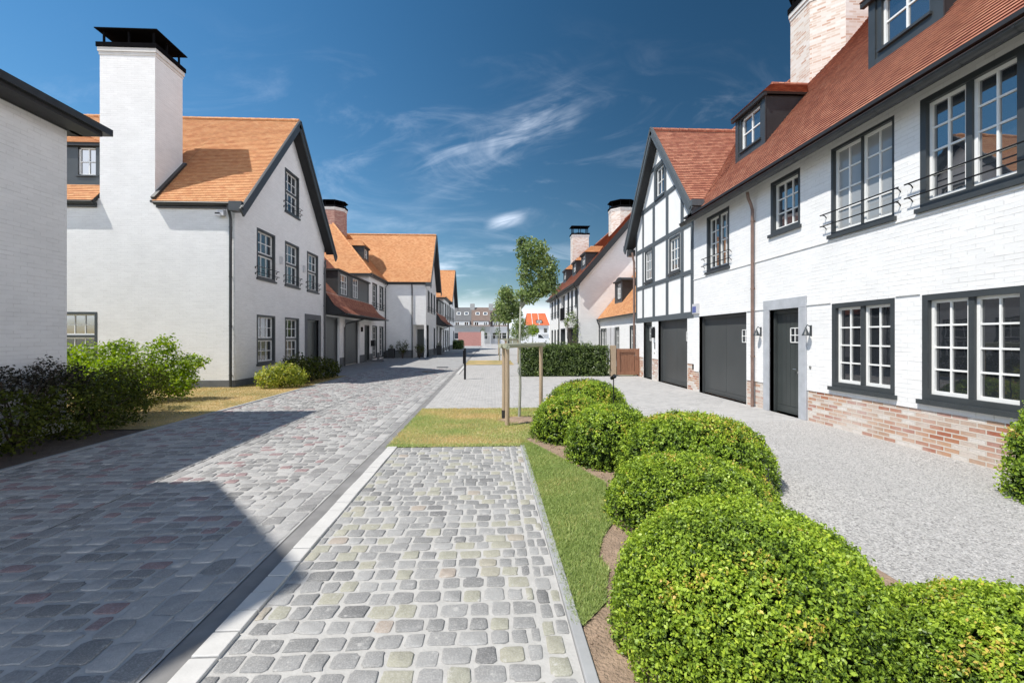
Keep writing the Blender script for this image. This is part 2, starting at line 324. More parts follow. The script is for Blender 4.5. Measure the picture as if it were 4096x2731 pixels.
# ---------------------------------------------------------------- mesh helpers
def V(*a): return Vector(a)
class MB:
    def __init__(s): s.v = []; s.f = []; s.m = []
    def poly(s, pts, m=0):
        k = len(s.v); s.v += [tuple(p) for p in pts]; s.f.append(tuple(range(k, k + len(pts)))); s.m.append(m)
    def mesh(s, vs, fs, m=0):
        k = len(s.v); s.v += [tuple(p) for p in vs]
        for f in fs: s.f.append(tuple(i + k for i in f)); s.m.append(m)
    def hexa(s, p, m=0):    # 8 points: bottom ring 0-3, top ring 4-7
        s.mesh(p, [(3, 2, 1, 0), (4, 5, 6, 7), (0, 1, 5, 4), (1, 2, 6, 5), (2, 3, 7, 6), (3, 0, 4, 7)], m)
    def box(s, x0, x1, y0, y1, z0, z1, m=0):
        s.hexa([(x0, y0, z0), (x1, y0, z0), (x1, y1, z0), (x0, y1, z0), (x0, y0, z1), (x1, y0, z1), (x1, y1, z1), (x0, y1, z1)], m)
    def fbox(s, fr, s0, s1, t0, t1, n0, n1, m=0):
        P = fr.p; s.hexa([P(s0, t0, n0), P(s1, t0, n0), P(s1, t0, n1), P(s0, t0, n1), P(s0, t1, n0), P(s1, t1, n0), P(s1, t1, n1), P(s0, t1, n1)], m)
    def beam(s, p0, p1, w, h, up=(0, 0, 1), m=0):
        p0 = Vector(p0); p1 = Vector(p1); d = (p1 - p0).normalized(); a = d.cross(Vector(up)).normalized(); b = a.cross(d).normalized()
        q = lambda p, i, j: p + a * (w / 2 * i) + b * (h / 2 * j)
        s.hexa([q(p0, -1, -1), q(p0, 1, -1), q(p1, 1, -1), q(p1, -1, -1), q(p0, -1, 1), q(p0, 1, 1), q(p1, 1, 1), q(p1, -1, 1)], m)
    def tube(s, pts, r, seg=8, m=0, cap=True):
        pts = [Vector(p) for p in pts]; rr = r if isinstance(r, (list, tuple)) else [r] * len(pts); rings = []; k = len(s.v)
        for i, p in enumerate(pts):
            d = (pts[min(i + 1, len(pts) - 1)] - pts[max(i - 1, 0)]).normalized()
            ref = Vector((0, 0, 1)) if abs(d.z) < 0.9 else Vector((1, 0, 0))
            a = d.cross(ref).normalized(); b = d.cross(a)
            for j in range(seg):
                t = 2 * math.pi * j / seg; s.v.append(tuple(p + (a * math.cos(t) + b * math.sin(t)) * rr[i]))
        for i in range(len(pts) - 1):
            for j in range(seg):
                s.f.append((k + i * seg + j, k + i * seg + (j + 1) % seg, k + (i + 1) * seg + (j + 1) % seg, k + (i + 1) * seg + j)); s.m.append(m)
        if cap:
            s.f.append(tuple(k + j for j in range(seg))[::-1]); s.m.append(m)
            e = k + (len(pts) - 1) * seg; s.f.append(tuple(e + j for j in range(seg))); s.m.append(m)
    def lathe(s, c, prof, seg=12, m=0):
        k = len(s.v)
        for r, z in prof:
            for j in range(seg):
                t = 2 * math.pi * j / seg; s.v.append((c[0] + r * math.cos(t), c[1] + r * math.sin(t), c[2] + z))
        for i in range(len(prof) - 1):
            for j in range(seg):
                s.f.append((k + i * seg + j, k + i * seg + (j + 1) % seg, k + (i + 1) * seg + (j + 1) % seg, k + (i + 1) * seg + j)); s.m.append(m)
        s.f.append(tuple(k + j for j in range(seg))[::-1]); s.m.append(m)
        e = k + (len(prof) - 1) * seg; s.f.append(tuple(e + j for j in range(seg))); s.m.append(m)
    def prism(s, ring, z0, z1, m=0, scale=1.0, c=(0, 0)):
        n = len(ring); b = [(x, y, z0) for x, y in ring]; t = [(c[0] + (x - c[0]) * scale, c[1] + (y - c[1]) * scale, z1) for x, y in ring]
        s.mesh(b + t, [tuple(range(n))[::-1], tuple(range(n, 2 * n))] + [(i, (i + 1) % n, n + (i + 1) % n, n + i) for i in range(n)], m)
    def build(s, name, ms, parent=None, smooth=False, bevel=0.0):
        me = bpy.data.meshes.new(name); me.from_pydata(s.v, [], s.f)
        ms = ms if isinstance(ms, (list, tuple)) else [ms]
        for q in ms: me.materials.append(MAT[q])
        me.polygons.foreach_set('material_index', s.m)
        if smooth: me.polygons.foreach_set('use_smooth', [True] * len(s.f))
        uv = me.uv_layers.new(name='UVMap').data
        for p in me.polygons:
            nn = p.normal
            if abs(nn.z) > 0.98: u = Vector((1, 0, 0)); w = Vector((0, 1, 0))
            else:
                u = Vector((-nn.y, nn.x, 0)).normalized()
                if abs(u.x) > abs(u.y): u = u if u.x > 0 else -u
                else: u = u if u.y > 0 else -u
                w = nn.cross(u); w = w if w.z > 0 else -w
            for li in p.loop_indices:
                co = me.vertices[me.loops[li].vertex_index].co; uv[li].uv = (co.dot(u), co.dot(w))
        o = bpy.data.objects.new(name, me); COL.objects.link(o)
        if parent is not None: o.parent = parent; o.matrix_parent_inverse = PINV(parent)
        if bevel:
            b = o.modifiers.new('bevel', 'BEVEL'); b.width = bevel; b.segments = 2; b.limit_method = 'ANGLE'; b.angle_limit = R(40)
        return o
from mathutils import Matrix
def PINV(p):    # every part is built in world space: undo its ancestors' places
    loc = Vector((0, 0, 0)); q = p
    while q is not None:
        loc += q.location; q = q.parent if q.parent and q.matrix_parent_inverse == Matrix() else None
    return Matrix.Translation(-p.location) if p.type == 'EMPTY' else Matrix()
def thing(name, label, cat, loc=(0, 0, 0), group=None):
    o = bpy.data.objects.new(name, None); COL.objects.link(o); o.location = loc; o.empty_display_size = 0.2
    o['label'] = label; o['category'] = cat
    if group: o['group'] = group
    return o
def tag(o, label, cat, group=None):
    o['label'] = label; o['category'] = cat
    if group: o['group'] = group
    return o
def struct(o, kind='structure'): o['kind'] = kind; return o
class Fr:
    def __init__(s, o, S, N): s.o = Vector(o); s.S = Vector(S); s.N = Vector(N); s.Z = Vector((0, 0, 1))
    def p(s, a, t, n=0.0): return s.o + s.S * a + s.Z * t + s.N * n
def clip(poly, ax, val, keep_less):
    out = []
    for i in range(len(poly)):
        a, b = poly[i], poly[(i + 1) % len(poly)]
        da = (val - a[ax]) if keep_less else (a[ax] - val); db = (val - b[ax]) if keep_less else (b[ax] - val)
        if da >= -1e-9: out.append(a)
        if (da > 1e-9 and db < -1e-9) or (da < -1e-9 and db > 1e-9):
            t = da / (da - db); out.append(tuple(a[k] + (b[k] - a[k]) * t for k in range(len(a))))
    return out
def wall(mb, fr, outline, holes=(), reveal=0.14, m=0, mr=None, n=0.0):
    ss = sorted({q for h in holes for q in h[:2]}); ts = sorted({q for h in holes for q in h[2:4]})
    ss = [-1e4] + ss + [1e4]; ts = [-1e4] + ts + [1e4]
    for i in range(len(ss) - 1):
        for j in range(len(ts) - 1):
            cs, ct = (ss[i] + ss[i + 1]) / 2, (ts[j] + ts[j + 1]) / 2
            if any(h[0] < cs < h[1] and h[2] < ct < h[3] for h in holes): continue
            p = list(outline)
            for ax, val, less in ((0, ss[i], False), (0, ss[i + 1], True), (1, ts[j], False), (1, ts[j + 1], True)):
                p = clip(p, ax, val, less)
                if len(p) < 3: break
            if len(p) >= 3: mb.poly([fr.p(a, t, n) for a, t in p], m)
    mr = m if mr is None else mr
    for a, b, c, d in holes:
        P = fr.p
        for q in (((a, c), (b, c)), ((b, c), (b, d)), ((b, d), (a, d)), ((a, d), (a, c))):
            mb.poly([P(*q[0], n), P(*q[1], n), P(*q[1], n - reveal), P(*q[0], n - reveal)], mr)
def slope_axes(poly):
    n = (poly[1] - poly[0]).cross(poly[2] - poly[0]).normalized()
    if n.z < 0: n = -n
    u = Vector((-n.y, n.x, 0)).normalized(); v = n.cross(u)
    if v.z < 0: v = -v
    return n, u, v
def tile_roof(mb, pts, course=0.105, lift=0.019, m=0, under=None, thick=0.10):
    poly = [Vector(p) for p in pts]; n, u, v = slope_axes(poly)
    q = [(p.dot(u), p.dot(v)) for p in poly]; c0 = poly[0].dot(n)
    v0 = min(b for a, b in q); v1 = max(b for a, b in q); k = max(1, round((v1 - v0) / course)); c = (v1 - v0) / k
    for i in range(k):
        a, b = v0 + i * c, v0 + (i + 1) * c; s = clip(clip(q, 1, a, False), 1, b, True)
        if len(s) < 3: continue
        mb.poly([u * x + v * y + n * (c0 + lift * (1 - (y - a) / c)) for x, y in s], m)
        e = sorted([x for x, y in s if abs(y - a) < 1e-5])
        if len(e) >= 2 and e[-1] - e[0] > 1e-4:
            k2 = min(0.016, c * 0.3); x0, x1 = e[0], e[-1]
            mb.poly([u * x0 + v * (a + k2) + n * (c0 + .002), u * x1 + v * (a + k2) + n * (c0 + .002), u * x1 + v * a + n * (c0 + lift), u * x0 + v * a + n * (c0 + lift)], m)
            mb.poly([u * x0 + v * a + n * c0, u * x1 + v * a + n * c0, u * x1 + v * (a + k2) + n * (c0 + .002), u * x0 + v * (a + k2) + n * (c0 + .002)], m)
    if under is not None:
        lo = [p - n * thick for p in poly]; mb.poly(lo, under)
        for i in range(len(poly)): mb.poly([poly[i], poly[(i + 1) % len(poly)], lo[(i + 1) % len(poly)], lo[i]], under)
def ridge_tiles(mb, p0, p1, r=0.09, m=0):
    p0 = Vector(p0); p1 = Vector(p1); L = (p1 - p0).length; k = max(1, int(L / 0.33)); d = (p1 - p0) / k
    for i in range(k): mb.tube([p0 + d * i, p0 + d * (i + 0.97)], [r, r * 0.9], 8, m)

# ---------------------------------------------------------------- leaves
def leaf_arrays(P, Nn, L, asp=0.6, tilt=0.7, rng=RNG):
    n = len(P); r = rng.normal(size=(n, 3)); nn = Nn + tilt * r * 0.6; nn /= np.linalg.norm(nn, axis=1, keepdims=True) + 1e-9
    a = rng.normal(size=(n, 3)); a -= nn * (a * nn).sum(1, keepdims=True); a /= np.linalg.norm(a, axis=1, keepdims=True) + 1e-9
    b = np.cross(nn, a); Ls = (np.asarray(L) * np.ones(n))[:, None] * rng.uniform(0.7, 1.25, (n, 1)); w = Ls * asp
    v = np.stack([P - a * Ls * 0.5, P - b * w * 0.5 + nn * Ls * 0.10 - a * Ls * 0.03, P + a * Ls * 0.5, P + b * w * 0.5 + nn * Ls * 0.10 - a * Ls * 0.03], 1)
    return v.reshape(-1, 3)
def leaf_object(name, LV, rnd, mat, parent=None, core=None, core_mat='core', nv=4):
    """LV: nv verts per leaf; rnd: one number per leaf; core: optional MB joined in (a dark twiggy inside)."""
    k = len(LV); n = k // nv; cv = np.array(core.v, dtype=np.float32) if core and core.v else np.zeros((0, 3), np.float32)
    me = bpy.data.meshes.new(name); me.vertices.add(k + len(cv)); me.vertices.foreach_set('co', np.concatenate([LV, cv]).astype(np.float32).ravel())
    cf = core.f if core else []; starts = list(range(0, k, nv)); tot = [nv] * n; idx = list(range(k)); p = k
    for f in cf: starts.append(p); tot.append(len(f)); idx += [i + k for i in f]; p += len(f)
    me.loops.add(len(idx)); me.loops.foreach_set('vertex_index', idx)
    me.polygons.add(len(starts)); me.polygons.foreach_set('loop_start', starts)
    try: me.polygons.foreach_set('loop_total', tot)
    except Exception: pass
    me.materials.append(MAT[mat])
    if core: me.materials.append(MAT[core_mat])
    me.polygons.foreach_set('material_index', [0] * n + [1] * len(cf))
    at = me.attributes.new('rnd', 'FLOAT', 'POINT'); at.data.foreach_set('value', np.concatenate([np.repeat(np.clip(rnd, 0, 1), nv), np.zeros(len(cv))]).astype(np.float32))
    me.update(calc_edges=True); me.validate()
    o = bpy.data.objects.new(name, me); COL.objects.link(o)
    if parent is not None: o.parent = parent; o.matrix_parent_inverse = PINV(parent)
    return o
def lump(P, s, seed):      # cheap smooth noise in -1..1
    r = np.random.default_rng(seed); out = np.zeros(len(P))
    for i in range(5):
        k = r.normal(size=3) * s * (1 + 0.6 * i); out += np.sin(P @ k + r.uniform(0, 6.28)) / (1 + 0.5 * i)
    return out / 2.4
def dome(name, c, r, h, nl, L, label, seed, group, mat='box', orange=0.1, sq=2.6):
    rng = np.random.default_rng(seed); K = 6; n = int(nl * 1.35) // K
    # points over a squashed dome: mostly on the surface, some just inside
    t = rng.uniform(0, 1, n * 2); ph = rng.uniform(0, 2 * np.pi, n * 2)
    z = t ** 1.0; rho = (1 - z ** sq) ** (1 / 2.1)
    # area weighting: more on the flattish top
    topm = rng.uniform(0, 1, n * 2) < 0.42; rr = np.sqrt(rng.uniform(0, 1, n * 2)); zt = (1 - rr ** 2.1) ** (1 / sq)
    rho = np.where(topm, rr, rho); z = np.where(topm, zt, z)
    x = rho * np.cos(ph); y = rho * np.sin(ph); P = np.stack([x, y, z], 1)[:n]
    g = np.stack([P[:, 0] * 2.1 * np.maximum(rho[:n], 1e-3) ** 0.1, P[:, 1] * 2.1 * np.maximum(rho[:n], 1e-3) ** 0.1, sq * np.maximum(P[:, 2], 1e-3) ** (sq - 1)], 1)
    g = g / np.array([r, r, h]); g /= np.linalg.norm(g, axis=1, keepdims=True)
    W3 = P * np.array([r, r, h]); off = lump(W3, 5.0 / r, seed + 1) * 0.022 * r + lump(W3, 0.5 / L, seed + 2) * 0.55 * L
    depth = np.abs(rng.normal(0, 1, n)) * L * 1.1; W3 = W3 + g * (off - depth + rng.uniform(0, L * 0.7, n) + (rng.uniform(0, 1, n) < 0.035) * rng.uniform(0.4, 1.6, n) * L)[:, None]
    W3[:, 2] = np.maximum(W3[:, 2], 0.015)
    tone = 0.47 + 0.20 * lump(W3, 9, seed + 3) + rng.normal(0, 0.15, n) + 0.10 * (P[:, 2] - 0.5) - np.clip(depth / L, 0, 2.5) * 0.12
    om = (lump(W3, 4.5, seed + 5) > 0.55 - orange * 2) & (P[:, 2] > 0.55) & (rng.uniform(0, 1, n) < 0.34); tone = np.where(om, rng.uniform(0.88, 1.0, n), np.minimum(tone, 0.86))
    kp = (lump(W3, 0.40 / L, seed + 7) > -0.66) | (rng.uniform(0, 1, n) < 0.25); W3 = W3[kp]; g = g[kp]; tone = tone[kp]
    # each shoot carries a whorl of leaves, palest at its tip
    m = len(W3); d = g + rng.normal(0, 0.42, (m, 3)); d /= np.linalg.norm(d, axis=1, keepdims=True); ln = L * rng.uniform(1.0, 2.3, m)
    t = (np.arange(K) / (K - 1))[None, :, None]; pos = W3[:, None] + d[:, None] * ln[:, None, None] * (t - 0.7) + rng.normal(0, 0.42, (m, K, 3)) * L
    nn = d[:, None] * 0.75 + rng.normal(0, 0.55, (m, K, 3)); nn /= np.linalg.norm(nn, axis=2, keepdims=True)
    tone = (tone[:, None] + 0.26 * (t[..., 0] - 0.62) + rng.normal(0, 0.06, (m, K))).ravel(); pos = pos.reshape(-1, 3); pos[:, 2] = np.maximum(pos[:, 2], 0.012)
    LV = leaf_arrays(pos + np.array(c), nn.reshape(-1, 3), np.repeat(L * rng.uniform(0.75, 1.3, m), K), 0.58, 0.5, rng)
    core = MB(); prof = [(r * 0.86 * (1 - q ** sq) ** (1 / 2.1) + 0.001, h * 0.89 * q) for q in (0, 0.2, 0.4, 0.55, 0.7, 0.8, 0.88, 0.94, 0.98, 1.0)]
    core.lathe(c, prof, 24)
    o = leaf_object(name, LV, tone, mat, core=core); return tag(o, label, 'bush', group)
def leaf_box(name, x0, x1, y0, y1, z0, z1, n, L, mat, label=None, cat=None, group=None, seed=1, parent=None, wob=0.05):
    rng = np.random.default_rng(seed); c = np.array([(x0 + x1) / 2, (y0 + y1) / 2, (z0 + z1) / 2]); hs = np.array([(x1 - x0) / 2, (y1 - y0) / 2, (z1 - z0) / 2])
    ar = np.array([hs[1] * hs[2], hs[0] * hs[2], hs[0] * hs[1]]); ax = rng.choice(3, n, p=ar / ar.sum()); sg = rng.choice([-1, 1], n)
    q = rng.uniform(-1, 1, (n, 3)); q[np.arange(n), ax] = sg; N = np.zeros((n, 3)); N[np.arange(n), ax] = sg
    # pull corners in
    P = q * hs; d = np.abs(rng.normal(0, 1, n)) * L * 1.1; P += N * (lump(P + c, 6, seed) * wob + lump(P + c, 2.2, seed + 9) * wob - d + rng.uniform(0, L, n))[:, None]
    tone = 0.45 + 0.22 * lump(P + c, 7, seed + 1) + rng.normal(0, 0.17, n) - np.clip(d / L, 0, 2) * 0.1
    LV = leaf_arrays(P + c, N + np.array([0, 0, 0.35]), L, 0.6, 0.9, rng); LV[:, 2] = np.maximum(LV[:, 2], 0.01)
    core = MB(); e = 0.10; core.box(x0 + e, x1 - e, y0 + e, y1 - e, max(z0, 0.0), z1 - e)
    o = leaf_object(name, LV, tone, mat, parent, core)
    if label: tag(o, label, cat, group)
    return o
def leaf_blobs(blobs, n, L, seed, fill=0.5, up=0.35):
    """blobs: (cx,cy,cz,rx,ry,rz); returns leaf verts and tones for loose foliage"""
    rng = np.random.default_rng(seed); B = np.array(blobs); vol = (B[:, 3] * B[:, 4] * B[:, 5]) ** (2 / 3); bi = rng.choice(len(B), n, p=vol / vol.sum())
    d = rng.normal(size=(n, 3)); d /= np.linalg.norm(d, axis=1, keepdims=True); rad = rng.uniform(fill, 1.0, n) ** 0.6
    P = B[bi, :3] + d * B[bi, 3:6] * rad[:, None] * (1 + 0.16 * lump(d * 3 + bi[:, None], 1.0, seed + 2))[:, None]
    # leaves sit in clumps
    cl = rng.normal(0, 1, (n, 3)) * L * 0.4; P = P + cl; P[:, 2] = np.maximum(P[:, 2], 0.02)
    keep = lump(P, 7.5 / max(0.4, B[:, 3].mean()), seed + 4) > -0.62; P = P[keep]; d = d[keep]; rad = rad[keep]
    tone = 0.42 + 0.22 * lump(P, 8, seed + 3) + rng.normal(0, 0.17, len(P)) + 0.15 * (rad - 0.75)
    return leaf_arrays(P, d * 0.6 + np.array([0, 0, up]), L, 0.62, 1.0, rng), tone
def stems(mb, base, tips, r0, r1, seed, m=0, sag=0.15):
    rng = random.Random(seed)
    for t in tips:
        a = Vector(base) + Vector((rng.uniform(-.06, .06), rng.uniform(-.06, .06), 0)); b = Vector(t); mid = (a + b) / 2 + Vector((rng.uniform(-sag, sag), rng.uniform(-sag, sag), 0.05)) * (b - a).length * 0.5
        mb.tube([a, (a + mid) / 2 + Vector((0, 0, .02)), mid, b], [r0, r0 * .8, (r0 + r1) / 2, r1], 5, m)

# ---------------------------------------------------------------- stones laid as geometry
def cobbles(name, rects, mat, kind_rnd=None, seed=3):
    """rects: list of (x0,x1,y0,y1,rnd): one rounded, irregular stone each; ONE mesh (surface pattern)."""
    rng = np.random.default_rng(seed); A = np.array(rects); n = len(A); cx, cy = (A[:, 0] + A[:, 1]) / 2, (A[:, 2] + A[:, 3]) / 2; hx, hy = (A[:, 1] - A[:, 0]) / 2, (A[:, 3] - A[:, 2]) / 2
    ang = np.arange(12) / 12 * 2 * np.pi + 0.26; ca, sa = np.cos(ang), np.sin(ang); e = 0.31
    sx = np.sign(ca) * np.abs(ca) ** e; sy = np.sign(sa) * np.abs(sa) ** e
    j = 1 + rng.normal(0, 0.058, (n, 12)) - (rng.uniform(0, 1, (n, 12)) < 0.06) * 0.12; ht = rng.uniform(0.003, 0.009, n); tx = rng.normal(0, 0.010, n); ty = rng.normal(0, 0.010, n)
    lay = []
    for sc, hh in ((1.0, 0.0), (0.975, 0.70), (0.90, 1.0)):
        x = cx[:, None] + sx * hx[:, None] * j * sc; y = cy[:, None] + sy * hy[:, None] * j * sc
        z = (ht[:, None] * hh) + hh * ((x - cx[:, None]) * tx[:, None] + (y - cy[:, None]) * ty[:, None]) / 0.07 * 0.3 * 0.07 * 5 + 0.001
        lay.append(np.stack([x, y, z], 2))
    co = np.concatenate(lay, 1).reshape(-1, 3); ids = np.arange(12); loops = []; tot = []
    q = []
    for a in (0, 12):
        for i in range(12): q.append((a + i, a + (i + 1) % 12, a + 12 + (i + 1) % 12, a + 12 + i))
    q = np.array(q); base = (np.arange(n) * 36)
    quads = (q[None] + base[:, None, None]).reshape(-1, 4); tops = (np.arange(24, 36)[None] + base[:, None])
    me = bpy.data.meshes.new(name); me.vertices.add(len(co)); me.vertices.foreach_set('co', co.astype(np.float32).ravel())
    idx = np.concatenate([quads.ravel(), tops.ravel()]); me.loops.add(len(idx)); me.loops.foreach_set('vertex_index', idx.astype(np.int32))
    st = np.concatenate([np.arange(len(quads)) * 4, len(quads) * 4 + np.arange(n) * 12]); me.polygons.add(len(st)); me.polygons.foreach_set('loop_start', st.astype(np.int32))
    try: me.polygons.foreach_set('loop_total', np.concatenate([np.full(len(quads), 4), np.full(n, 12)]).astype(np.int32))
    except Exception: pass
    me.polygons.foreach_set('use_smooth', [True] * len(st))
    at = me.attributes.new('rnd', 'FLOAT', 'POINT'); at.data.foreach_set('value', np.repeat(A[:, 4], 36).astype(np.float32))
    me.materials.append(MAT[mat]); me.update(calc_edges=True); me.validate()
    o = bpy.data.objects.new(name, me); COL.objects.link(o); return o
def rows(x0, x1, y0, y1, row, lo, hi, gap, seed, tonef, shift=0.0):
    rng = random.Random(seed); out = []; y = y0
    while y < y1 - row * 0.5:
        d = row * rng.uniform(0.92, 1.08); x = x0 - rng.uniform(0, 0.1); wv = rng.uniform(-1, 1)
        while x < x1:
            w = rng.uniform(lo, hi); a = max(x, x0); b = min(x + w, x1)
            if b - a > lo * 0.35:
                jy = rng.uniform(-.008, .008) + 0.012 * math.sin(a * 2.2 + wv); out.append((a + gap * rng.uniform(.3, .6), b - gap * rng.uniform(.3, .6), y + gap * rng.uniform(.35, .7) + jy, y + d - gap * rng.uniform(.35, .7) + jy, tonef(rng)))
            x += w
        y += d
    return out
def sheet(name, pts, z, mat):
    b = MB(); b.poly([(x, y, z) for x, y in pts]); o = b.build(name, mat); return struct(o)
# ---------------------------------------------------------------- house parts
def window(par, fr, s0, s1, t0, t1, grid=((1, 2, 4), (1, 2, 4)), glass='glass', rail=False, sill=True, fw=0.075, inset=0.06, stack=False, mull=0.075, label=None, sashmat='sash', rail_n=0.10, simple=False):
    """grid: one (weight, columns, rows) per casement; side by side, or one above the other when stack"""
    f = MB(); a = inset
    for q in ((s0, s0 + fw, t0, t1), (s1 - fw, s1, t0, t1), (s0 + fw, s1 - fw, t1 - fw, t1), (s0 + fw, s1 - fw, t0, t0 + fw)):
        f.fbox(fr, q[0], q[1], q[2], q[3], -a - 0.07, 0.012)
    w = MB(); g = MB(); i0, i1, j0, j1 = s0 + fw, s1 - fw, t0 + fw, t1 - fw; k = len(grid); tw = sum(q[0] for q in grid)
    span = (j1 - j0 if stack else i1 - i0) - mull * (k - 1); at = j1 if stack else i0
    for gi, (wt, nc, nr) in enumerate(grid):
        d = span * wt / tw
        if stack: A, B_, Cc, D = i0, i1, at - d, at; at -= d + mull
        else: A, B_, Cc, D = at, at + d, j0, j1; at += d + mull
        if gi < k - 1:
            if stack: f.fbox(fr, i0, i1, at, at + mull, -a - 0.07, -a + 0.035)
            else: f.fbox(fr, at - mull, at, j0, j1, -a - 0.07, -a + 0.035)
        b = 0.042
        for q in ((A, A + b, Cc, D), (B_ - b, B_, Cc, D), (A + b, B_ - b, D - b, D), (A + b, B_ - b, Cc, Cc + b * 1.2)): w.fbox(fr, *q, -a - 0.06, -a)
        for c in range(1, nc):
            x = A + b + (B_ - A - 2 * b) * c / nc; w.fbox(fr, x - 0.0125, x + 0.0125, Cc + b, D - b, -a - 0.045, -a - 0.008)
        for r in range(1, nr):
            y = Cc + b + (D - Cc - 2 * b) * r / nr; w.fbox(fr, A + b, B_ - b, y - 0.0125, y + 0.0125, -a - 0.047, -a - 0.010)
        g.fbox(fr, A + b * .5, B_ - b * .5, Cc + b * .5, D - b * .5, -a - 0.042, -a - 0.030)
    o = f.build('window', 'dark', par)
    if label: o['label'] = label
    if simple:
        pass
    w.build('sash', sashmat, o); g.build('pane', glass, o)
    if sill:
        b = MB(); b.fbox(fr, s0 - 0.045, s1 + 0.045, t0 - 0.065, t0, -a, 0.065); b.build('sill', 'dark', o)
    if rail:
        b = MB(); e = 0.16
        for tz in (t0 + 0.19, t0 + 0.40):
            b.tube([fr.p(s0 - e, tz, rail_n), fr.p(s1 + e, tz, rail_n)], 0.011, 6)
            for q in (s0 - e + 0.05, s1 + e - 0.05):
                b.tube([fr.p(q, tz, rail_n), fr.p(q, tz - 0.012, 0.05), fr.p(q, tz - 0.07, 0.0)], 0.009, 6); b.fbox(fr, q - 0.02, q + 0.02, tz - 0.10, tz - 0.02, 0, 0.012)
        b.build('railing', 'iron', o)
    return o
def small_window_bars(mb, fr, s0, s1, t0, t1, n, nc=2, nr=2):
    b = 0.018
    for q in ((s0, s0 + b, t0, t1), (s1 - b, s1, t0, t1), (s0, s1, t1 - b, t1), (s0, s1, t0, t0 + b)): mb.fbox(fr, *q, n - 0.02, n + 0.012)
    for c in range(1, nc): x = s0 + (s1 - s0) * c / nc; mb.fbox(fr, x - b / 2, x + b / 2, t0 + b, t1 - b, n - 0.02, n + 0.010)
    for r in range(1, nr): y = t0 + (t1 - t0) * r / nr; mb.fbox(fr, s0 + b, s1 - b, y - b / 2, y + b / 2, n - 0.02, n + 0.008)
def planks(mb, fr, s0, s1, t0, t1, n, k, gap=0.006, depth=0.03):
    d = (s1 - s0) / k
    for i in range(k): mb.fbox(fr, s0 + d * i + (gap / 2 if i else 0), s0 + d * (i + 1) - (gap / 2 if i < k - 1 else 0), t0, t1, n - depth, n)
    mb.fbox(fr, s0, s1, t0, t1, n - depth - 0.02, n - 0.008)
def house_door(par, fr, s0, s1, t0, t1, light=None, lights=(2, 2), inset=0.16, frame=0.055, name='door', knob=None, mat='door', split=None, kick=0.16, boards=7):
    d = MB()
    for q in ((s0, s0 + frame, t0, t1), (s1 - frame, s1, t0, t1), (s0 + frame, s1 - frame, t1 - frame * 1.5, t1)): d.fbox(fr, *q, -inset - 0.05, -inset + 0.06)
    a, b, c, e = s0 + frame, s1 - frame, t0 + 0.015, t1 - frame * 1.5
    if split is None: planks(d, fr, a, b, c + kick, e, -inset, boards)
    else:
        planks(d, fr, a, split - 0.004, c + kick, e, -inset, boards); planks(d, fr, split + 0.004, b, c + kick, e, -inset, boards)
    d.fbox(fr, a, b, c, c + kick - 0.006, -inset - 0.03, -inset + 0.008)
    o = d.build(name, mat, par)
    if light:
        w = MB(); small_window_bars(w, fr, *light, -inset + 0.006, *lights); w.build('glazing_bars', 'sash', o)
        g = MB(); g.fbox(fr, light[0], light[1], light[2], light[3], -inset - 0.004, -inset + 0.003); g.build('pane', 'glass', o)
    if knob:
        k = MB(); p = fr.p(knob[0], knob[1], -inset); k.tube([p, p + fr.N * 0.045], 0.009, 8); k.tube([p + fr.N * 0.04, p + fr.N * 0.05 + fr.S * 0.09], 0.009, 8); k.tube([p + Vector((0, 0, -0.07)), p + fr.N * 0.008 + Vector((0, 0, -0.07))], 0.025, 10); k.build('handle', 'steel', o)
    return o
def gutter(par, fr, s0, s1, t, n, r=0.075, mat='zinc', board=True):
    b = MB(); prof = []
    for i in range(9):
        q = math.pi * i / 8; prof.append((n - math.cos(q) * r, t - math.sin(q) * r))
    k = len(b.v)
    for s in (s0, s1):
        for a, z in prof: b.v.append(tuple(fr.p(s, z, a)))
    for i in range(8): b.f.append((k + i, k + i + 1, k + 10 + i, k + 9 + i)); b.m.append(0)
    b.poly([fr.p(s0, z, a) for a, z in prof]); b.poly([fr.p(s1, z, a) for a, z in prof][::-1])
    b.tube([fr.p(s0, t, n + r), fr.p(s1, t, n + r)], 0.011, 6)
    s = s0 + 0.4
    while s < s1:       # brackets show as ribs
        ring = [(n - math.cos(math.pi * i / 8) * (r + .006), t - math.sin(math.pi * i / 8) * (r + .006)) for i in range(9)]
        for i in range(8): b.poly([fr.p(s, ring[i][1], ring[i][0]), fr.p(s + .025, ring[i][1], ring[i][0]), fr.p(s + .025, ring[i + 1][1], ring[i + 1][0]), fr.p(s, ring[i + 1][1], ring[i + 1][0])])
        s += 0.62
    if board: b.fbox(fr, s0, s1, t - 0.14, t + 0.01, 0.0, n - r + 0.01)
    return b.build('gutter', mat, par)
def downpipe(par, fr, s, t_top, n_top, n=0.075, r=0.042, mat='zinc', t0=0.0):
    b = MB(); b.tube([fr.p(s, t_top, n_top), fr.p(s, t_top - 0.14, n_top - 0.02), fr.p(s, t_top - 0.30, n + 0.03), fr.p(s, t_top - 0.42, n), fr.p(s, t0, n)], r, 10)
    z = t_top - 0.7
    while z > t0 + 0.3: b.tube([fr.p(s, z, n), fr.p(s, z + 0.03, n)], r + 0.007, 10); b.fbox(fr, s - 0.015, s + 0.015, z, z + 0.03, 0, n); z -= 1.6
    return b.build('downpipe', mat, par)
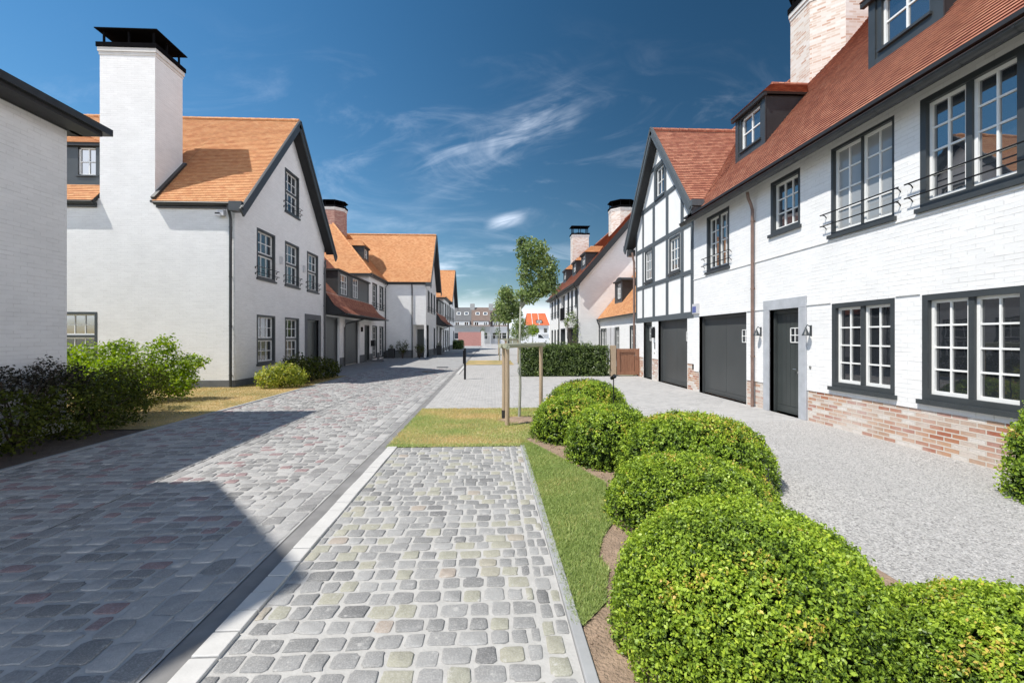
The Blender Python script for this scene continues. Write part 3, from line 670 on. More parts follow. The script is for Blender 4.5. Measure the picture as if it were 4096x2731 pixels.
def wall_lamp(par, fr, s, t):
    b = MB(); b.fbox(fr, s - 0.03, s + 0.03, t - 0.05, t + 0.16, 0, 0.02); b.tube([fr.p(s, t + 0.12, 0.01), fr.p(s, t + 0.17, 0.09), fr.p(s, t + 0.10, 0.13)], 0.010, 6)
    c = fr.p(s, t - 0.04, 0.12); b.lathe(c, [(0.07, 0), (0.067, 0.015), (0.038, 0.08), (0.02, 0.13), (0.008, 0.145)], 12); return b.build('wall_lamp', 'dark', par)
def octagon(cx, cy, r): return [(cx + r * math.cos(R(22.5 + 45 * i)), cy + r * math.sin(R(22.5 + 45 * i))) for i in range(8)]
def rect(x0, x1, y0, y1): return [(x0, y0), (x1, y0), (x1, y1), (x0, y1)]
def chimney(par, ring, z0, z1, mat, band='band', cap=0.5, posts=None, over=0.05):
    cx = sum(p[0] for p in ring) / len(ring); cy = sum(p[1] for p in ring) / len(ring)
    grow = lambda d: [(x + (x - cx) / math.hypot(x - cx, y - cy) * d * (1.3 if len(ring) == 4 else 1), y + (y - cy) / math.hypot(x - cx, y - cy) * d * (1.3 if len(ring) == 4 else 1)) for x, y in ring]
    b = MB(); b.prism(ring, z0, z1); o = b.build('chimney', mat, par)
    b = MB(); b.prism(grow(over), z1, z1 + 0.13); b.prism(grow(over * 0.4), z1 - 0.10, z1 - 0.004); b.build('band', band, o)
    c = MB(); g = grow(over + 0.03); c.prism(g, z1 + 0.134, z1 + 0.28); ins = grow(-0.08)
    pts = []
    for i in range(len(g)):
        p, q = ins[i], ins[(i + 1) % len(g)]
        for t in ((0.0, 0.5) if len(ring) == 4 else (0.0,)): pts.append((p[0] + (q[0] - p[0]) * t, p[1] + (q[1] - p[1]) * t))
    for x, y in pts: c.box(x - 0.025, x + 0.025, y - 0.025, y + 0.025, z1 + 0.28, z1 + 0.28 + cap)
    c.prism(grow(over + 0.06), z1 + 0.28 + cap, z1 + 0.31 + cap); c.prism(grow(-0.42), z1 + 0.28, z1 + 0.40); c.build('cap', 'soot', o)
    return o
def dormer(par, fr, s0, s1, nf, t0, te, tr, p, tile, win=None, zoff=0.0, glass='glassb', grid=((1, 2, 2),), front='dark', hip=0.55, name='dormer', over=0.12, side='clad'):
    """front at offset nf (out from the wall plane; roofs run back to -n), main roof rises p per metre back"""
    P = fr.p; sc = (s0 + s1) / 2; L = (te - t0) / p; Lr = (tr - t0) / p
    b = MB(); b.mesh([P(s0, t0, nf), P(s0, te, nf), P(s0, te, nf - L), P(s1, t0, nf), P(s1, te, nf), P(s1, te, nf - L)], [(0, 1, 2), (3, 5, 4), (1, 4, 5, 2)])
    o = b.build(name, side, par)
    a0, a1, b0, b1 = win if win else (s0 + 0.22, s1 - 0.22, t0 + 0.30, te - 0.12)
    f = MB(); wall(f, Fr(P(0, 0, nf), fr.S, fr.N), [(s0, t0 - 0.02), (s1, t0 - 0.02), (s1, te), (s0, te)], [(a0, a1, b0, b1)], 0.12)
    f.fbox(fr, s0 - 0.02, s0 + 0.13, t0, te, nf + 0.002, nf + 0.028); f.fbox(fr, s1 - 0.13, s1 + 0.02, t0, te, nf + 0.002, nf + 0.028)
    f.fbox(fr, s0 + 0.13, s1 - 0.13, t0, t0 + 0.16, nf + 0.002, nf + 0.022); f.build('front_board', front, o)
    w = MB(); fz = Fr(P(0, 0, nf), fr.S, fr.N); fwid = 0.05
    nc, nr = grid[0][1], grid[0][2]
    for q in ((a0, a0 + fwid, b0, b1), (a1 - fwid, a1, b0, b1), (a0, a1, b1 - fwid, b1), (a0, a1, b0, b0 + fwid)): w.fbox(fz, *q, -0.11, -0.05, 0)
    for c in range(1, nc): x = a0 + (a1 - a0) * c / nc; w.fbox(fz, x - .018, x + .018, b0 + fwid, b1 - fwid, -0.10, -0.06, 0)
    for r in range(1, nr): y = b0 + (b1 - b0) * r / nr; w.fbox(fz, a0 + fwid, a1 - fwid, y - .016, y + .016, -0.10, -0.062, 0)
    w.fbox(fz, a0 + .01, a1 - .01, b0 + .01, b1 - .01, -0.095, -0.085, 1); w.fbox(fz, a0 - .05, a1 + .05, b0 - .05, b0 - .004, -.10, .05, 2)
    w.build('window', ['sash', glass, 'dark'], o)
    r = MB(); e0, e1, nn = s0 - over, s1 + over, nf + over; ze = te + 0.04; bk = nf - L - (0.04) / p
    if tr > te + 0.1:
        Rf = P(sc, tr, nn - hip); Rb = P(sc, tr, nf - Lr); A = P(e0, ze, nn); B_ = P(e1, ze, nn); Ab = P(e0, ze, bk); Bb = P(e1, ze, bk)
        tile_roof(r, [A, Rf, Rb, Ab], under=1, thick=0.06); tile_roof(r, [B_, Bb, Rb, Rf], under=1, thick=0.06); tile_roof(r, [A, B_, Rf], under=1, thick=0.06)
        ridge_tiles(r, Rf, Rb, 0.06)
        r.fbox(fr, e0, e1, te - 0.06, te + 0.035, nf + 0.03, nn - .01, 1)
        r.build('roof', [tile, 'soffit'], o)
    else:
        r.fbox(fr, e0, e1, te, te + 0.09, bk, nn); r.build('roof', 'clad', o)
    return o
def verge(par, pts_list, w=0.09, h=0.24, mat='dark', name='bargeboard'):
    b = MB()
    for p0, p1 in pts_list: b.beam(p0, p1, w, h)
    return b.build(name, mat, par)
# ---------------------------------------------------------------- the ground
RX0, RX1 = -5.96, -1.68
b = MB(); b.poly([(-600, -600, -0.05), (600, -600, -0.05), (600, 900, -0.05), (-600, 900, -0.05)]); struct(b.build('ground', 'ground'))
sheet('road', [(RX0, -4), (RX1, -4), (RX1, 24), (RX0, 24)], 0.0, 'roadmortar')
sheet('far_road', [(-12, 24), (RX1, 24), (RX1, 125), (-12, 125)], 0.0, 'farroad')
sheet('side_paving', [(-12, 19.6), (RX0, 19.6), (RX0, 24), (-12, 24)], 0.0, 'farroad')
sheet('gutter_strip', [(RX1, -4), (-1.53, -4), (-1.53, 90), (RX1, 90)], -0.006, 'strip')
kb = MB(); y = -4.0
while y < 6.85: kb.box(-1.53, -1.39, y, min(y + 0.19, 6.87), -0.04, 0.020 + 0.004 * math.sin(y * 37)); y += 0.2
y = 20.2
while y < 26.2: kb.box(-1.53, -1.39, y, y + 0.495, -0.04, 0.03); y += 0.5
struct(kb.build('kerb', 'kerb', bevel=0.006))
sheet('parking_bay', [(-1.39, -3), (0.45, -3), (0.45, 6.87), (-1.39, 6.87)], 0.0, 'mortar')
eb = MB(); y = -3.0
while y < 6.87: eb.box(0.452, 0.515, y, min(y + 0.995, 6.87), -0.05, 0.026); y += 1.0
struct(eb.build('edging', 'edge', bevel=0.006))
def bay_tone(r):
    q = r.random()
    return r.uniform(0.80, 0.94) if q < 0.20 else (r.uniform(0.95, 1.0) if q < 0.215 else (r.uniform(0, 0.2) if q < 0.3 else r.uniform(0.2, 0.74)))
def road_tone(r):
    q = r.random(); return r.uniform(0.9, 1.0) if q < 0.14 else r.uniform(0, 0.88)
cs = rows(-1.385, 0.285, -0.5, 6.86, 0.139, 0.11, 0.18, 0.022, 11, bay_tone) + rows(0.29, 0.45, -0.5, 6.86, 0.150, 0.16, 0.17, 0.022, 12, bay_tone)
struct(cobbles('bay_stones', cs, 'bay', seed=4))
rs = rows(RX0, -3.80, -1.5, 24, 0.138, 0.13, 0.22, 0.026, 21, road_tone) + rows(-3.63, -2.20, -1.5, 24, 0.138, 0.13, 0.22, 0.026, 22, road_tone)
for k, (a, c) in enumerate(((-2.20, -2.03), (-2.03, -1.86), (-1.86, -1.69))):
    y = -1.5; rr = random.Random(50 + k)
    while y < 24: d = rr.uniform(0.17, 0.25); rs.append((a + .008, c - .006, y + .007, y + d - .007, road_tone(rr) * 0.8 + 0.1)); y += d
y = -1.5; rr = random.Random(61)
while y < 24: d = rr.uniform(0.18, 0.25); rs.append((-3.79, -3.645, y + .006, y + d - .006, road_tone(rr) * .8)); y += d
sb = MB(); sb.box(-3.802, -3.788, -1.5, 24, 0, 0.004); struct(sb.build('drain_line', 'zinc'))
struct(cobbles('road_stones', rs, 'road', seed=5))
# middle lawn, courtyard, far lawn, gravel forecourt
def onrow(pts): return pts
BED = [(0.545, 7.29), (1.0, 5.99), (1.29, 5.08), (1.22, 4.5), (1.13, 4.05), (0.92, 3.70), (0.85, 3.50), (0.81, 3.37), (0.84, 3.18), (0.76, 2.95), (0.72, 2.79), (0.53, 2.57)]
sheet('lawn', [(-1.53, 6.87), (0.515, 6.87), (0.515, 7.30), (0.545, 7.29), (1.15, 8.0), (2.9, 8.0), (2.9, 10.48), (-1.53, 10.48)], 0.012, 'lawn')
sheet('lawn_strip', [(0.515, 2.57)] + [(0.53, 2.57)] + BED[::-1][1:] + [(0.515, 7.30)], 0.012, 'lawng')
sheet('soil_bed', BED + [(0.518, 2.50), (0.518, -1.5), (2.75, -1.5), (2.75, 8.0), (1.15, 8.0)], 0.004, 'soil')
sheet('gravel', [(2.75, -3), (6.28, -3), (6.28, 8.65), (2.9, 8.65), (2.9, 8.0), (2.75, 8.0)], 0.0, 'gravel')
sheet('courtyard', [(-1.53, 10.48), (2.9, 10.48), (2.9, 8.65), (6.40, 8.65), (6.40, 19.2), (5.2, 19.2), (5.2, 27), (-1.53, 27)], 0.0, 'court')
sheet('far_lawn', [(-1.53, 27), (1.4, 27), (1.4, 32.2), (-1.53, 32.2)], 0.01, 'dry')
sheet('far_paving', [(-1.53, 32.2), (1.4, 32.2), (1.4, 27), (3.6, 27), (3.6, 60), (16, 60), (16, 125), (-1.53, 125)], 0.0, 'court')
sheet('left_lawn', [(-16, 8.4), (RX0 - 0.09, 8.4), (RX0 - 0.09, 19.6), (-16, 19.6)], 0.015, 'dry')
sheet('garden_bed', [(-8, -4), (RX0 - 0.09, -4), (RX0 - 0.09, 8.4), (-8, 8.4)], 0.0, 'darksoil')
kb = MB(); y = -4.0
while y < 19.6: kb.box(RX0 - 0.085, RX0 - 0.005, y, y + 0.99, -0.04, 0.02); y += 1.0
struct(kb.build('left_edging', 'edge'))
# dark slot drain in the road line, two manhole covers
sd_ = MB()
for (x, y, w, d) in ((-3.2, 21.5, 0.6, 0.45), (-2.9, 24.6, 0.6, 0.45)): sd_.box(x, x + w, y, y + d, 0.0, 0.024)
struct(sd_.build('drain_covers', 'zinc'))
# grass: nobody can count it
def blades(name, polys, n, h, mat, seed, tone):
    rng = np.random.default_rng(seed); P = []
    for (x0, x1, y0, y1, frac, test) in polys:
        k = int(n * frac); q = np.stack([rng.uniform(x0, x1, k), rng.uniform(y0, y1, k)], 1)
        if test is not None: q = q[[test(a, c) for a, c in q]]
        P.append(q)
    P = np.concatenate(P); k = len(P); a = rng.uniform(0, 6.28, k); hh = h * rng.uniform(0.5, 1.25, k); w = 0.0035 + 0.0012 * P[:, 1] / 4; le = rng.normal(0, 0.5, (k, 2)) * hh[:, None]
    z0 = 0.008; dx = np.cos(a) * w; dy = np.sin(a) * w
    v = np.stack([np.stack([P[:, 0] - dx, P[:, 1] - dy, np.full(k, z0)], 1), np.stack([P[:, 0] + dx, P[:, 1] + dy, np.full(k, z0)], 1), np.stack([P[:, 0] + le[:, 0], P[:, 1] + le[:, 1], z0 + hh], 1)], 1).reshape(-1, 3)
    t = tone(P, rng); o = leaf_object(name, v, t, mat, nv=3); return struct(o, 'stuff')
def in_poly(poly):
    def f(x, y):
        c = False; j = len(poly) - 1
        for i in range(len(poly)):
            xi, yi = poly[i]; xj, yj = poly[j]
            if (yi > y) != (yj > y) and x < (xj - xi) * (y - yi) / (yj - yi) + xi: c = not c
            j = i
        return c
    return f
_strip = [(0.47, 2.57)] + BED[::-1] + [(0.47, 7.30)]
patch = lambda P, s, k: lump(np.c_[P, np.zeros(len(P))], s, k)
blades('grass', [(0.46, 1.36, 2.5, 7.3, 0.55, in_poly(_strip)), (-1.56, 2.9, 6.83, 10.50, 0.45, in_poly([(-1.56, 6.84), (0.515, 6.84), (0.545, 7.29), (1.15, 8.0), (2.9, 8.0), (2.9, 10.51), (-1.56, 10.51)]))], 150000, 0.030, 'bladeg', 8,
       lambda P, r: np.where(P[:, 1] < 7, 0.42 + 0.14 * patch(P, 2.4, 3) + r.normal(0, 0.12, len(P)), 0.73 + 0.36 * patch(P, 1.5, 5) + r.normal(0, 0.12, len(P))))
blades('dry_grass', [(-11, RX0 - 0.12, 8.6, 19, 1.0, None)], 40000, 0.035, 'bladed', 9, lambda P, r: 0.5 + 0.3 * patch(P, 1.2, 6) + r.normal(0, 0.15, len(P)))
# small clods on the bed
rng = np.random.default_rng(17); cl = MB()
f_ = in_poly(BED + [(0.518, 2.50), (0.518, 0.6), (1.6, 0.6), (1.6, 8.0)])
for i in range(900):
    x, y = rng.uniform(0.52, 1.5), rng.uniform(0.8, 7.6)
    if not f_(x, y): continue
    r = rng.uniform(0.004, 0.018); cl.lathe((x, y, 0.002), [(r, 0), (r * .8, r * .6), (r * .3, r * .9)], 5)
struct(cl.build('soil_clods', 'soil', smooth=False), 'stuff')
# loose stones over the gravel and spilling at its edges
def pebbles(name, n, x0, x1, y0, y1, r0, r1, mat, seed):
    rng = np.random.default_rng(seed); x = rng.uniform(x0, x1, n); y = y0 + (y1 - y0) * rng.uniform(0, 1, n) ** 1.3; r = rng.uniform(r0, r1, n); m = MB()
    for i in range(n):
        a = rng.uniform(0, 6.28, 5); px, py, q = x[i], y[i], r[i]; b0 = [(px + q * math.cos(t + .3 * a[0]) * (1 + .25 * math.sin(a[1] + k)), py + q * math.sin(t + .3 * a[0]) * .8, 0.0) for k, t in enumerate((0, 1.26, 2.5, 3.8, 5.0))]; m.mesh(b0 + [(px, py, q * .75)], [(k, (k + 1) % 5, 5) for k in range(5)])
    return struct(m.build(name, mat), 'stuff')
pebbles('loose_gravel', 6000, 2.6, 6.25, 1.5, 8.9, 0.005, 0.012, 'gravel', 41)
# cut turf lip round the bed
lp = MB()
for i in range(len(BED) - 1):
    a, c = Vector((*BED[i], 0)), Vector((*BED[i + 1], 0)); lp.poly([a + V(0, 0, .014), c + V(0, 0, .014), c + V(0, 0, .003), a + V(0, 0, .003)])
struct(lp.build('turf_lip', 'darksoil'))
# ---------------------------------------------------------------- houses on the right
XR = 6.28; FR = Fr((XR, 0, 0), (0, 1, 0), (-1, 0, 0)); PR = 1.2; EX, EZ = 5.93, 5.15; RX, RZ = 10.33, 5.15 + 1.2 * 4.4
def right_roof_z(x): return EZ + PR * (x - EX)
def build_white_brick_house():
    h = thing('house', 'long white brick house with red brick base and blue stone door surround', 'house', (XR, 8, 0), 'houses along the street')
    gar = (10.87, 13.41, 0.0, 2.27); dr = (8.95, 9.93, 0.0, 2.25)
    w1 = (6.77, 8.08, 0.75, 2.26); w2 = (5.02, 6.33, 0.75, 2.26); w0 = (3.2, 4.5, 0.75, 2.26)
    u1 = (11.67, 12.93, 3.52, 5.10); u2 = (8.93, 9.91, 3.93, 5.09); u3 = (6.78, 8.10, 3.52, 5.10); u4 = (5.05, 6.36, 3.52, 5.10); u0 = (3.2, 4.5, 3.52, 5.10)
    b = MB(); wall(b, FR, [(1.5, 0.642), (13.76, 0.642), (13.76, 5.42), (1.5, 5.42)], [gar, dr, w0, w1, w2, u0, u1, u2, u3, u4], 0.16, n=0.016)
    b.poly([(XR, 1.5, 0), (14.4, 1.5, 0), (14.4, 1.5, 5.2), (10.33, 1.5, 10.2), (XR, 1.5, 5.2)]); b.poly([(14.4, 1.5, 0), (14.4, 13.76, 0), (14.4, 13.76, 5.2), (14.4, 1.5, 5.2)])
    [b.fbox(FR, a, c, 0.60, 0.642, -0.05, 0.0155) for a, c in ((1.5, 8.73), (10.14, 10.87), (13.41, 13.76))]
    b.build('wall', 'white', h)
    b = MB(); wall(b, FR, [(1.5, -0.05), (13.76, -0.05), (13.76, 0.642), (1.5, 0.642)], [gar, dr], 0.16); b.fbox(FR, 13.76, 13.90, -0.05, 0.64, -0.2, 0.0005); b.build('brick_base', 'plinth', h)
    b = MB(); b.fbox(FR, 1.5, 11.5, 3.405, 3.425, 0.017, 0.034); b.fbox(FR, 11.5, 13.76, 3.405, 3.425, 0.017, 0.034)
    for a, c in ((1.5, 5.0), (6.35, 6.75), (8.10, 8.72), (10.15, 10.85)): b.fbox(FR, a, c, 2.275, 2.297, 0.017, 0.036)
    b.build('string_course', 'white', h)
    st = MB(); st.fbox(FR, 8.73, 8.95, 0, 2.25, -0.16, 0.045); st.fbox(FR, 9.93, 10.14, 0, 2.25, -0.16, 0.045); st.fbox(FR, 8.73, 10.14, 2.25, 2.47, -0.16, 0.045); st.build('door_surround', 'stone', h, bevel=0.006)
    house_door(h, FR, 8.952, 9.928, 0.0, 2.248, light=(9.13, 9.43, 1.53, 1.85), knob=(9.20, 0.98), inset=0.13, boards=6)
    house_door(h, FR, 10.872, 13.408, 0.0, 2.268, light=(11.02, 11.33, 1.51, 1.84), inset=0.15, name='garage_door', mat='garage', split=12.12, boards=1, kick=0.13)
    G2 = ((1, 2, 4), (1, 2, 4))
    for q, gl in ((w0, 'glass'), (w1, 'glass'), (w2, 'glass')): window(h, FR, *q, grid=G2, glass=gl, inset=0.05, fw=0.085)
    window(h, FR, *u0, grid=G2, glass='glassb', rail=True, inset=0.05); window(h, FR, *u4, grid=G2, glass='glassb', rail=True, inset=0.05, fw=0.085)
    window(h, FR, *u3, grid=G2, glass='blind', rail=True, inset=0.05, label='window with a grey blind drawn behind the panes', mull=0.03, fw=0.045)
    window(h, FR, *u2, grid=((1, 3, 3),), glass='glassb', inset=0.07); window(h, FR, *u1, grid=((1, 2, 4), (1, 2, 4)), glass='glassb', rail=True, inset=0.07, mull=0.05)
    r = MB(); tile_roof(r, [(EX, 1.3, EZ), (EX, 13.76, EZ), (RX, 13.76, RZ), (RX, 1.3, RZ)], under=1); tile_roof(r, [(RX, 1.3, RZ), (RX, 13.76, RZ), (14.75, 13.76, EZ), (14.75, 1.3, EZ)], course=0.3, under=1)
    ridge_tiles(r, (RX, 1.3, RZ), (RX, 13.76, RZ), 0.10); ro = r.build('roof', ['tile_r', 'soffit'], h)
    gutter(h, FR, 1.3, 13.82, 5.135, 0.37, 0.085, board=False); b = MB(); b.fbox(FR, 1.3, 13.76, 5.27, 5.33, 0.02, 0.34); b.build('soffit_board', 'soffit', h)
    downpipe(h, FR, 10.51, 5.08, 0.2, r=0.036, mat='copper', n=0.08)
    for s in (7.02, 11.8):
        d = dormer(h, FR, s, s + 1.42, -1.04, right_roof_z(7.32) - 0.06, 8.10, 8.80, PR, 'tile_r', hip=0.74, win=(s + 0.24, s + 1.18, right_roof_z(7.32) + 0.24, 7.98))
    chimney(h, octagon(10.0, 12.85, 1.08), 8.6, 11.2, 'chim', cap=0.5)
    wall_lamp(h, FR, 8.62, 1.72); wall_lamp(h, FR, 10.27, 1.72)
    b = MB(); p = FR.p(8.63, 1.06, 0.017); b.tube([p, p + FR.N * 0.014], 0.028, 12); b.build('doorbell', 'steel', h)
    b = MB(); b.fbox(FR, 13.37, 13.72, 2.36, 2.66, 0.017, 0.085); o = b.build('alarm_box', 'lightgrey', h); b = MB(); b.fbox(FR, 13.46, 13.70, 2.39, 2.58, 0.085, 0.089); b.build('blue_plate', 'blue', o)
build_white_brick_house()
def build_timber_house():
    h = thing('house', 'half timbered gabled house with grey beams on white, dark garage door', 'house', (XR, 16.5, 0), 'houses along the street')
    gar = (14.23, 16.76, 0.0, 2.30); dr = (17.41, 18.39, 0.0, 2.24); ua = (14.80, 15.72, 3.86, 5.10); ub = (17.36, 18.24, 3.86, 5.12); ug = (16.16, 17.0, 6.86, 8.0)
    zl = lambda y: 5.46 + 1.154 * (min(y, 33.2 - y) - 13.35)
    b = MB(); wall(b, FR, [(13.76, 0.82), (19.35, 0.82), (19.35, 2.34), (13.76, 2.34)], [gar, dr], 0.16, n=0.014)
    b.poly([(XR, 19.35, 0), (14.4, 19.35, 0), (14.4, 19.35, 5.2), (10.33, 19.35, 10.2), (XR, 19.35, 5.4)]); b.poly([(14.4, 13.76, 0), (14.4, 19.35, 0), (14.4, 19.35, 5.2), (14.4, 13.76, 5.2)])
    b.build('wall', 'white', h)
    b = MB(); wall(b, FR, [(13.9, -0.05), (19.35, -0.05), (19.35, 0.82), (13.9, 0.82)], [gar, dr], 0.16); b.build('brick_base', 'plinth', h)
    b = MB(); wall(b, FR, [(13.76, 2.34), (19.35, 2.34), (19.35, zl(19.35)), (16.6, zl(16.6)), (13.76, zl(13.76))], [ua, ub, ug], 0.10, n=0.0); b.poly([(XR, 13.76, 5.1), (6.5, 13.76, 5.6), (6.5, 13.76, 5.9), (XR, 13.76, 5.9)]); b.build('infill_panel', 'panel', h)
    t = MB(); N0, N1 = -0.04, 0.022
    def post(a, c, z0, z1): t.fbox(FR, a, c, z0, z1, N0, N1)
    def rail(z0, z1, a=13.76, c=19.35): t.fbox(FR, a, c, z0, z1, N0, N1 + 0.004)
    rail(2.25, 2.44); rail(3.62, 3.76); rail(5.14, 5.29); rail(6.68, 6.84, 14.45, 18.75); rail(8.02, 8.16, 15.65, 17.55)
    for a, c in ((13.76, 13.97), (14.52, 14.73), (15.79, 16.0), (17.11, 17.33), (18.36, 18.52), (19.20, 19.35)):
        post(a, c, 2.44, 3.62); post(a, c, 3.76, 5.14)
    for a, c in ((13.76, 13.97), (14.52, 14.73), (15.79, 16.0), (17.11, 17.33), (18.36, 18.52), (19.20, 19.35)): post(a, c, 5.29, min(6.68, zl((a + c) / 2) - 0.05))
    for a, c in ((15.98, 16.14), (17.02, 17.18)): post(a, c, 6.84, 8.02)
    t.build('beams', 'timber', h)
    window(h, FR, *ua, grid=((1, 3, 3),), glass='glassb', inset=0.03, fw=0.07); window(h, FR, *ub, grid=((1, 3, 3),), glass='glassb', inset=0.03, fw=0.07); window(h, FR, *ug, grid=((1, 2, 2),), glass='glassb', inset=0.03, fw=0.06)
    house_door(h, FR, 17.412, 18.388, 0, 2.238, light=(17.56, 18.0, 1.50, 2.06), lights=(3, 2), inset=0.13, boards=5, knob=(17.62, 1.02))
    house_door(h, FR, 14.232, 16.758, 0, 2.298, light=(14.34, 14.64, 1.52, 1.84), inset=0.15, name='garage_door', mat='garage', split=15.42, boards=1, kick=0.13)
    r = MB(); tr = 1
    zf = 5.55; ya, yc, yb = 13.35, 16.6, 19.85; XV = 5.97; xv = lambda z: EX + (z - EZ) / PR
    tile_roof(r, [(XV, ya, zf), (xv(zf), ya, zf), (xv(9.3), yc, 9.3), (XV, yc, 9.3)], under=1, thick=0.12); tile_roof(r, [(XV, yc, 9.3), (xv(9.3), yc, 9.3), (xv(zf), yb, zf), (XV, yb, zf)], under=1, thick=0.12)
    ridge_tiles(r, (XV, yc, 9.32), (xv(9.3), yc, 9.32), 0.09)
    tile_roof(r, [(xv(6.03), 13.76, 6.03), (xv(9.3), yc, 9.3), (RX, yc, RZ), (RX, 13.76, RZ)]); tile_roof(r, [(xv(9.3), yc, 9.3), (xv(5.84), 19.6, 5.84), (RX, 19.6, RZ), (RX, yc, RZ)]); tile_roof(r, [(RX, 13.76, RZ), (RX, 19.6, RZ), (14.75, 19.6, EZ), (14.75, 13.76, EZ)], course=0.3)
    ridge_tiles(r, (RX, 13.76, RZ), (RX, 19.6, RZ), 0.10); r.build('roof', ['tile_r', 'soffit'], h)
    v = MB()
    for (p0, p1) in (((XV - 0.02, ya - 0.12, zf - 0.16), (XV - 0.02, yc, 9.28)), ((XV - 0.02, yb + 0.12, zf - 0.16), (XV - 0.02, yc, 9.28))): v.beam(p0, p1, 0.05, 0.27); v.beam(Vector(p0) + V(-.035, 0, .10), Vector(p1) + V(-.035, 0, .10), 0.03, 0.10)
    v.box(XV - 0.05, 6.3, ya - 0.22, ya - 0.02, zf - 0.02, zf + 0.16); v.box(XV - 0.03, 6.3, ya - 0.14, ya + 0.1, zf - 0.28, zf - 0.02); v.box(XV - 0.05, 6.3, yb + 0.02, yb + 0.2, zf - 0.02, zf + 0.14)
    v.build('bargeboard', 'timber', h)
    b = MB(); b.box(6.02, 6.30, 19.55, 19.85, 5.18, 5.45); b.build('gutter', 'zinc', h); downpipe(h, FR, 19.42, 5.3, 0.16, mat='copper', r=0.045)
    b = MB(); b.fbox(FR, 17.05, 17.17, 1.62, 1.98, 0.015, 0.13); b.fbox(FR, 17.08, 17.14, 1.98, 2.04, 0.015, 0.10); b.build('wall_lantern', 'iron', h)
    b = MB(); b.fbox(FR, 17.05, 17.11, 1.20, 1.45, 0.015, 0.03); b.build('number_plate', 'iron', h); b = MB(); b.fbox(FR, 17.08, 17.13, 1.02, 1.07, 0.015, 0.03); b.build('doorbell', 'steel', h)
build_timber_house()
def build_orange_cottage():
    h = thing('house', 'low white cottage wing with bright orange roof and one arched dormer behind the hedge', 'house', (7.1, 24, 0), 'houses along the street')
    F = Fr((7.1, 0, 0), (0, 1, 0), (-1, 0, 0)); d1 = (27.5, 29.0, 0.1, 2.2); w2 = (24.80, 25.62, 0.45, 2.22); w3 = (21.9, 22.9, 0.45, 2.24)
    b = MB(); wall(b, F, [(19.36, 0), (29.28, 0), (29.28, 2.95), (19.36, 2.95)], [d1, w2, w3], 0.15); b.poly([(7.1, 19.37, 0), (12, 19.37, 0), (12, 19.37, 2.9), (9.6, 19.37, 5.9), (7.1, 19.37, 2.9)]); b.build('wall', 'white', h)
    for q in (w2, w3): window(h, F, *q, grid=((1, 2, 4),), inset=0.06)
    window(h, F, *d1, grid=((1, 2, 4), (1, 2, 4)), inset=0.06, sill=False)
    b = MB(); planks(b, F, 25.72, 26.4, 0.25, 2.2, 0.045, 5); planks(b, F, 26.5, 27.4, 0.25, 2.2, 0.045, 6); b.build('shutter', 'lightgrey', h)
    x0, z0, xr = 6.93, 2.82, 9.6; p = 1.22; zr = z0 + p * (xr - x0)
    r = MB(); tile_roof(r, [(x0, 19.4, z0), (x0, 29.27, z0), (xr, 29.27, zr), (xr, 19.4, zr)], under=1); tile_roof(r, [(xr, 19.4, zr), (xr, 29.27, zr), (12.3, 29.27, z0), (12.3, 19.4, z0)], course=0.3); r.build('roof', ['tile_o', 'soffit'], h)
    gutter(h, F, 19.4, 29.25, 2.80, 0.2, 0.06, board=False); downpipe(h, F, 29.1, 2.75, 0.2)
    nf = -(7.64 - 7.1); d = dormer(h, F, 26.05, 27.55, nf, z0 + p * (7.64 - x0) - 0.05, 4.92, 4.95, p, 'tile_o', win=(26.42, 27.18, 3.92, 4.82), grid=((1, 3, 3),))
    b = MB(); seg = [(26.05 + 1.5 * i / 8, 4.92 + 0.18 * math.sin(math.pi * i / 8)) for i in range(9)]
    for i in range(8): b.hexa([F.p(seg[i][0], 4.925, nf - 0.9), F.p(seg[i + 1][0], 4.925, nf - 0.9), F.p(seg[i + 1][0], 4.925, nf + 0.03), F.p(seg[i][0], 4.925, nf + 0.03), F.p(seg[i][0], seg[i][1] + .095, nf - 0.9), F.p(seg[i + 1][0], seg[i + 1][1] + .095, nf - 0.9), F.p(seg[i + 1][0], seg[i + 1][1] + .095, nf + 0.03), F.p(seg[i][0], seg[i][1] + .095, nf + 0.03)])
    b.build('arched_head', 'clad', d)
build_orange_cottage()
